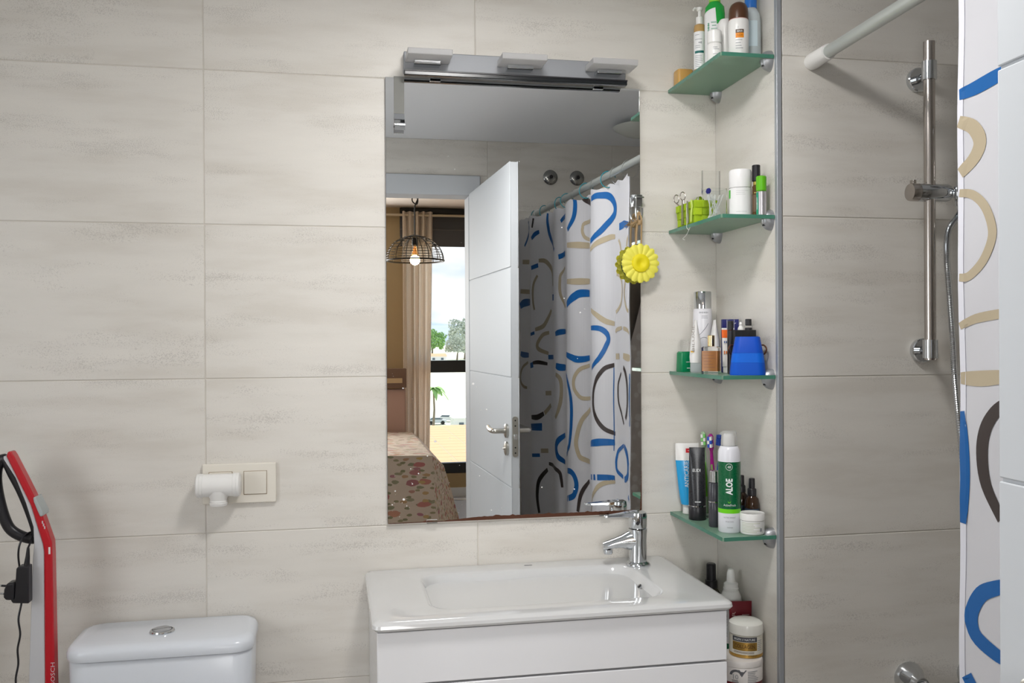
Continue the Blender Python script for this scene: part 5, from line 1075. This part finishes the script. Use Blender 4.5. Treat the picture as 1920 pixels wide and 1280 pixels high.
# pendant
pd = thing('pendant_lamp', 'black wire cage pendant lamp with a glowing bulb in the bedroom, seen in the mirror', 'pendant lamp', (.845, -4.40, BCH))
WIRE = mat('black_wire', (.010, .010, .011), .5)
G().lathe([(0, 0), (.05, 0), (.05, -.02), (0, -.025)], 20).build('canopy', WIRE, pd)
cp = smoothpath([(0, 0, -.02), (.0, 0, -.10), (.01, 0, -.13), (.022, .0, -.16), (.012, .006, -.19), (-.016, .006, -.17), (-.014, 0, -.13), (.014, -.006, -.11), (.024, -.006, -.145), (.002, 0, -.20), (.0, 0, -.26), (0, 0, -.445)], 5)
G().tube(cp, .0048, 6).build('cord', WIRE, pd); zt_ = -.415; Rr, Hh = .202, .168
def dome(t): return Rr*sin(t*pi/2)**.85, zt_-Hh*(1-cos(t*pi/2))
for k in range(16):
    a = 2*pi*k/16; G().tube([(dome(t)[0]*cos(a), dome(t)[0]*sin(a), dome(t)[1]) for t in [.2+.8*i/8 for i in range(9)]], .0030, 5).build('rib', WIRE, pd)
for k, t_ in enumerate([.2, .34, .46, .56, .65, .73, .80, .87, .94, 1.0]):
    r, z = dome(t_); G().tube([(r*cos(a), r*sin(a), z) for a in [2*pi*i/40 for i in range(40)]], .0062 if t_ in (1.0, .2) else .0017, 6, True).build('hoop', WIRE, pd)
so_ = G().lathe([(0, -.400), (.03, -.405), (.05, -.414), (.02, -.42), (.018, -.43), (.021, -.44), (.021, -.475), (.015, -.482), (0, -.482)], 20).build('lamp_holder', WIRE, pd)
G().lathe([(.011, -.482), (.013, -.50), (.024, -.535), (.024, -.545)], 20).build('bulb_neck', mat('bulb_neck_glass', (.55, .35, .15), .2, trans=.5), pd)
G().lathe([(.0, -.544)]+[(.035*sin(pi*k/12), -.579+.035*cos(pi*k/12)) for k in range(1, 12)]+[(0, -.614)], 24).build('bulb', mat('lit_bulb', (1, .8, .5), .3, emit=(1, .66, .30, 60)), pd)
# bed
fm_ = bpy.data.materials.new('floral_bedspread'); fm_.use_nodes = True; t = fm_.node_tree; b = t.nodes['Principled BSDF']; b.inputs['Roughness'].default_value = .75
tcx = N(t, 'ShaderNodeTexCoord'); uvv = tcx.outputs['UV']
def blobs(scale, thr, cols, seed):
    mpn = N(t, 'ShaderNodeMapping'); mpn.inputs['Scale'].default_value = (scale, scale, scale); mpn.inputs['Location'].default_value = (seed, seed*1.7, 0); t.links.new(uvv, mpn.inputs['Vector'])
    nzv = N(t, 'ShaderNodeTexNoise'); nzv.inputs['Scale'].default_value = 2.2; t.links.new(mpn.outputs[0], nzv.inputs['Vector'])
    add = mixc(t, .22, mpn.outputs[0], nzv.outputs['Color'])
    v = N(t, 'ShaderNodeTexVoronoi', voronoi_dimensions='2D'); v.inputs['Scale'].default_value = 1; t.links.new(add, v.inputs['Vector'])
    lt = N(t, 'ShaderNodeMath', operation='LESS_THAN'); lt.inputs[1].default_value = thr; t.links.new(v.outputs['Distance'], lt.inputs[0])
    sp_ = N(t, 'ShaderNodeSeparateColor'); t.links.new(v.outputs['Color'], sp_.inputs[0])
    return lt.outputs[0], ramp(t, sp_.outputs[0], [(i/(len(cols)-1), c) for i, c in enumerate(cols)])
c = mixc(t, noise(t, uvv, 6), (.50, .42, .35), (.60, .52, .45))
for s, thr, cols, sd in ((8, .14, [(.22, .23, .15), (.29, .28, .19)], 3.1), (13, .16, [(.20, .20, .12), (.30, .27, .17)], 5.3), (6.0, .17, [(.40, .14, .15), (.48, .25, .17), (.28, .10, .14), (.45, .22, .20)], 0), (9, .14, [(.46, .34, .14), (.34, .14, .20)], 7.7)):
    f, cc = blobs(s, thr, cols, sd); c = mixc(t, f, c, cc)
t.links.new(c, b.inputs['Base Color'])
bed = thing('bed', 'bed with floral bedspread and pink headboard, lower left in the mirror', 'bed', (.20, -4.05, 0))
bw, bl2 = .78, 1.60
def spread(u, v):
    """u along the path left floor -> top -> right floor; v from the foot to the head"""
    hgt = .60
    L_ = [(-bw-.14, .06), (-bw-.02, .50), (-bw+.06, .595), (0, .612), (bw-.06, .595), (bw-.0, .545), (bw+.055, .36), (bw+.135, .06)]
    k = u*(len(L_)-1); i = min(int(k), len(L_)-2); f = k-i; x = L_[i][0]+(L_[i+1][0]-L_[i][0])*f; z = L_[i][1]+(L_[i+1][1]-L_[i][1])*f
    if v < .25:                                       # the drop at the foot
        q = v/.25; zz = .06+(z-.06)*min(1, q*1.02); y = .10*(1-q)-.02*sin(pi*q)+.012*sin(x*15)*(1-q); x *= 1+.03*(1-q)
        return (x, y, max(.05, zz))
    return (x+(.012*sin(v*30) if abs(x) > bw else 0), -.0-(v-.25)/.75*bl2, z)
g = G().grid(spread, 70, 60); o = g.build('bedspread', fm_, bed)
uvl = o.data.uv_layers.new(name='UVMap')
for lp_ in o.data.loops: 
    i = lp_.vertex_index % 71; j = lp_.vertex_index//71; uvl.data[lp_.index].uv = (i/70*4.6, j/60*4.4)
hb = G().box(-bw-.02, bw-.105, -1.70, -1.64, .0, .955).build('headboard', mat('dusty_pink_upholstery', (.48, .33, .29), .8), bed, .01)
G().box(-bw-.04, bw-.10, -1.705, -1.60, .965, 1.125).build('shelf', mat('brown_wood', (.16, .095, .065), .5), hb, .004); G().box(-.3, bw-.135, -1.600, -1.594, 1.005, 1.045).build('tan_strip', mat('tan_wood', (.52, .38, .22), .5), hb)
G().box(-bw+.02, bw-.05, -1.62, -.04, .08, .52).build('mattress', mat('mattress_ticking', (.6, .57, .52), .9), bed, .03)
wi = thing('floor_cable', 'white cable on the bedroom floor under the window, seen in the mirror', 'cable', (1.4, BY1+.15, 0))
G().tube(smoothpath([(-.3, -.10, .005), (-.1, .02, .006), (.2, .05, .006), (.6, .0, .006)], 6), .006, 6).build('cable', PWHITE, wi)

# ------------------------------------------------------------------ outside the bedroom window
GZ = -7.5
def outn(name, col, rough=.9): return mat(name, col, rough)
gm = bpy.data.materials.new('dry_field'); gm.use_nodes = True; t = gm.node_tree; b = t.nodes['Principled BSDF']; geo = N(t, 'ShaderNodeNewGeometry')
t.links.new(ramp(t, noise(t, geo.outputs['Position'], .035, 5), [(.38, (.60, .62, .44)), (.55, (.78, .76, .66)), (.7, (.84, .83, .78))]), b.inputs['Base Color']); b.inputs['Roughness'].default_value = 1
tag(G().add([(-700, -5.5, GZ), (900, -5.5, GZ), (900, -1500, GZ), (-700, -1500, GZ)], [(0, 1, 2, 3)]).build('ground', gm, smooth=False), kind='structure')
ter = tag(G().box(-2, 3.2, -12.6, -6.1, -.15, -.004).build('terrace', mat('terrace_joint', (.5, .35, .25), .9)), kind='structure')
tiled(ter, lambda u, d, z: (u, z, -.004+d), -1, 3.2, -12.6, -6.1, 0, zo=-12.6, tw=.33, th=.33, m=mat('terracotta_tile', (.62, .33, .17), .8), name='terracotta_tile', gap=.012)
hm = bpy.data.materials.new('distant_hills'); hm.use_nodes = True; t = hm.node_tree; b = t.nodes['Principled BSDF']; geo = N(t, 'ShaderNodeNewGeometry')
t.links.new(ramp(t, noise(t, geo.outputs['Position'], .004, 4), [(.4, (.27, .34, .43)), (.6, (.36, .42, .49))]), b.inputs['Base Color']); b.inputs['Roughness'].default_value = 1  # pale blue-grey stands in for haze over the hills
for nm, y0, h0, sd, x0, x1 in (('hills', -2600, 150, 1.0, -600, 1600), ('hills_near', -1300, 45, 4.2, -500, 1000)):
    g = G().grid(lambda u, v: (x0+(x1-x0)*u, y0-300*v, GZ-10+(h0*(.75+.22*sin(u*7+sd)+.10*sin(u*19+sd*3)+.04*sin(u*53)))*sin(pi*min(1, v*1.0)*.5)), 90, 8)
    tag(g.build(nm, hm), kind='structure')
LEAF = [outn('leaf_olive', (.34, .44, .26)), outn('leaf_bright', (.28, .46, .16)), outn('leaf_grey', (.50, .54, .46))]; BARK = outn('bark', (.25, .2, .15))  # leaf greens lightened to paint in the haze
def tree(label, x, y, h, w, m_, seed, z0=GZ):
    tr_ = thing('tree', label, 'tree', (x, y, z0), group=None); rnd = random.Random(seed)
    G().tube([(0, 0, 0), (.05*w, 0, h*.3), (-.02*w, .05, h*.6)], [h*.035, h*.025, h*.012], 8).build('trunk', BARK, tr_)
    g = G()
    for k in range(1500):                              # leaf tufts over a lumpy crown
        th2 = rnd.uniform(0, 2*pi); ph = math.acos(rnd.uniform(-.75, 1)); lump = .74+.26*sin(3*th2+seed)*sin(4*ph+seed*2); rr_ = lump*rnd.uniform(.72, 1.0)
        c_ = Vector((w*rr_*sin(ph)*cos(th2), w*rr_*sin(ph)*sin(th2), h*.56+h*.44*rr_*cos(ph))); s_ = w*rnd.uniform(.035, .085)
        q = Euler((rnd.uniform(0, 6), rnd.uniform(0, 6), rnd.uniform(0, 6))).to_matrix()
        g.add([c_+q @ Vector(p)*s_ for p in ((-1, 0, 0), (0, -.7, .3), (1, 0, 0), (0, .7, .3), (0, 0, 1.0))], [(0, 1, 4), (1, 2, 4), (2, 3, 4), (3, 0, 4), (3, 2, 1, 0)])
    tag(g.build('foliage', m_, tr_, smooth=False), kind='stuff')
tree('big grey-green tree outside the bedroom window, right of the mirrored view', 58.0, -400, 19.5, 10.5, LEAF[2], 1)
tree('bright green round tree beyond the bedroom window, at the left of the view', 46.5, -430, 14.5, 8.5, LEAF[1], 2)
tree('pale tree between the bright tree and the big tree outside the window', 50.6, -372, 11.2, 6.0, LEAF[2], 3)
tree('low dark tree far off between the others outside the window', 66, -430, 16.0, 9.0, LEAF[0], 4)
pt = thing('palm_tree', 'small green palm tree in the pale yard outside the bedroom window', 'palm', (10.0, -88, GZ))
pt.scale = (1.3, 1.3, 1.25)
G().tube([(0, 0, 0), (.1, 0, 1.6), (.05, 0, 3.25)], [.11, .08, .07], 8).build('trunk', BARK, pt)
rnd = random.Random(4)
for k in range(16):
    a = 2*pi*k/16+rnd.uniform(-.15, .15); up_ = rnd.uniform(.3, 1.1); L_ = rnd.uniform(1.0, 1.35); g = G(); P = []
    for i in range(6):
        q = i/5; r = L_*q; z = 3.25+up_*q-1.25*q*q; wd = .20*sin(pi*min(1, q*.9+.08)); P += [(.05+r*cos(a)-wd*sin(a), r*sin(a)+wd*cos(a), z-.05), (.05+r*cos(a), r*sin(a), z), (.05+r*cos(a)+wd*sin(a), r*sin(a)-wd*cos(a), z-.05)]
    g.add(P, [(3*i+j, 3*i+j+1, 3*i+j+4, 3*i+j+3) for i in range(5) for j in range(2)]); g.build('frond', LEAF[1], pt)
HW = outn('white_render', (.80, .79, .76)); HR = outn('roof_terracotta', (.60, .34, .20)); HG = mat('dark_pane', (.10, .13, .16), .2)
for nm, lb, x, y, w, d, h, roof in (('house', 'low white house with terracotta roof below the trees outside the window', 41.6, -366, 3.4, 5, 2.2, 1), ('shed', 'white flat-roofed shed in the yard outside the window, right of the palm', 13.1, -86, 1.5, 1.2, 1.3, 0)):
    hh_ = thing(nm, lb, 'building', (x, y, GZ)); G().box(-w, w, -d, d, 0, h).build('walls', HW, hh_)
    if roof: G().prism([(-d-.3, h), (d+.3, h), (0, h+1.1)], lambda p: (-w-.3, p[0], p[1]), lambda p: (w+.3, p[0], p[1])).build('roof', HR, hh_, smooth=False)
    else: G().box(-w-.1, w+.1, -d-.1, d+.1, h, h+.12).build('roof', HW, hh_)
    for k in (-1, 1): G().box(k*w*.5-.3*w*.5, k*w*.5+.3*w*.5, d, d+.04, h*.35, h*.75).build('window', HG, hh_)
CARS = [((.55, .58, .62), 'silver'), ((.75, .75, .74), 'white'), ((.10, .16, .24), 'dark blue')]
for k, (x, y) in enumerate(((11.0, -94), (12.6, -97), (13.9, -95))):
    c_, cn = CARS[k]; cr_ = thing('car', cn+' car parked in the pale yard outside the bedroom window', 'car', (x, y, GZ), .5*k)
    P = [(-1.0, .25), (1.0, .25), (1.02, .62), (.62, .70), (.35, 1.0), (-.55, 1.0), (-.85, .68), (-1.02, .62)]
    G().prism(P, lambda p: (p[0]*1.0, -.42, p[1]*.75), lambda p: (p[0]*1.0, .42, p[1]*.75)).build('body', mat('car_paint_'+cn.split()[0], c_, .3), cr_, .04)
    G().prism([(.56, .72), (.34, .95), (-.52, .95), (-.76, .72)], lambda p: (p[0], -.425, p[1]*.75), lambda p: (p[0], .425, p[1]*.75)).build('windows', HG, cr_)
    for wx_ in (-.62, .62):
        for wy_ in (-.40, .40): G().lathe([(0, -.06), (.2, -.06), (.2, .06), (0, .06)], 14, axis='Y', c=(wx_, wy_, .2)).build('wheel', BLACKM, cr_)
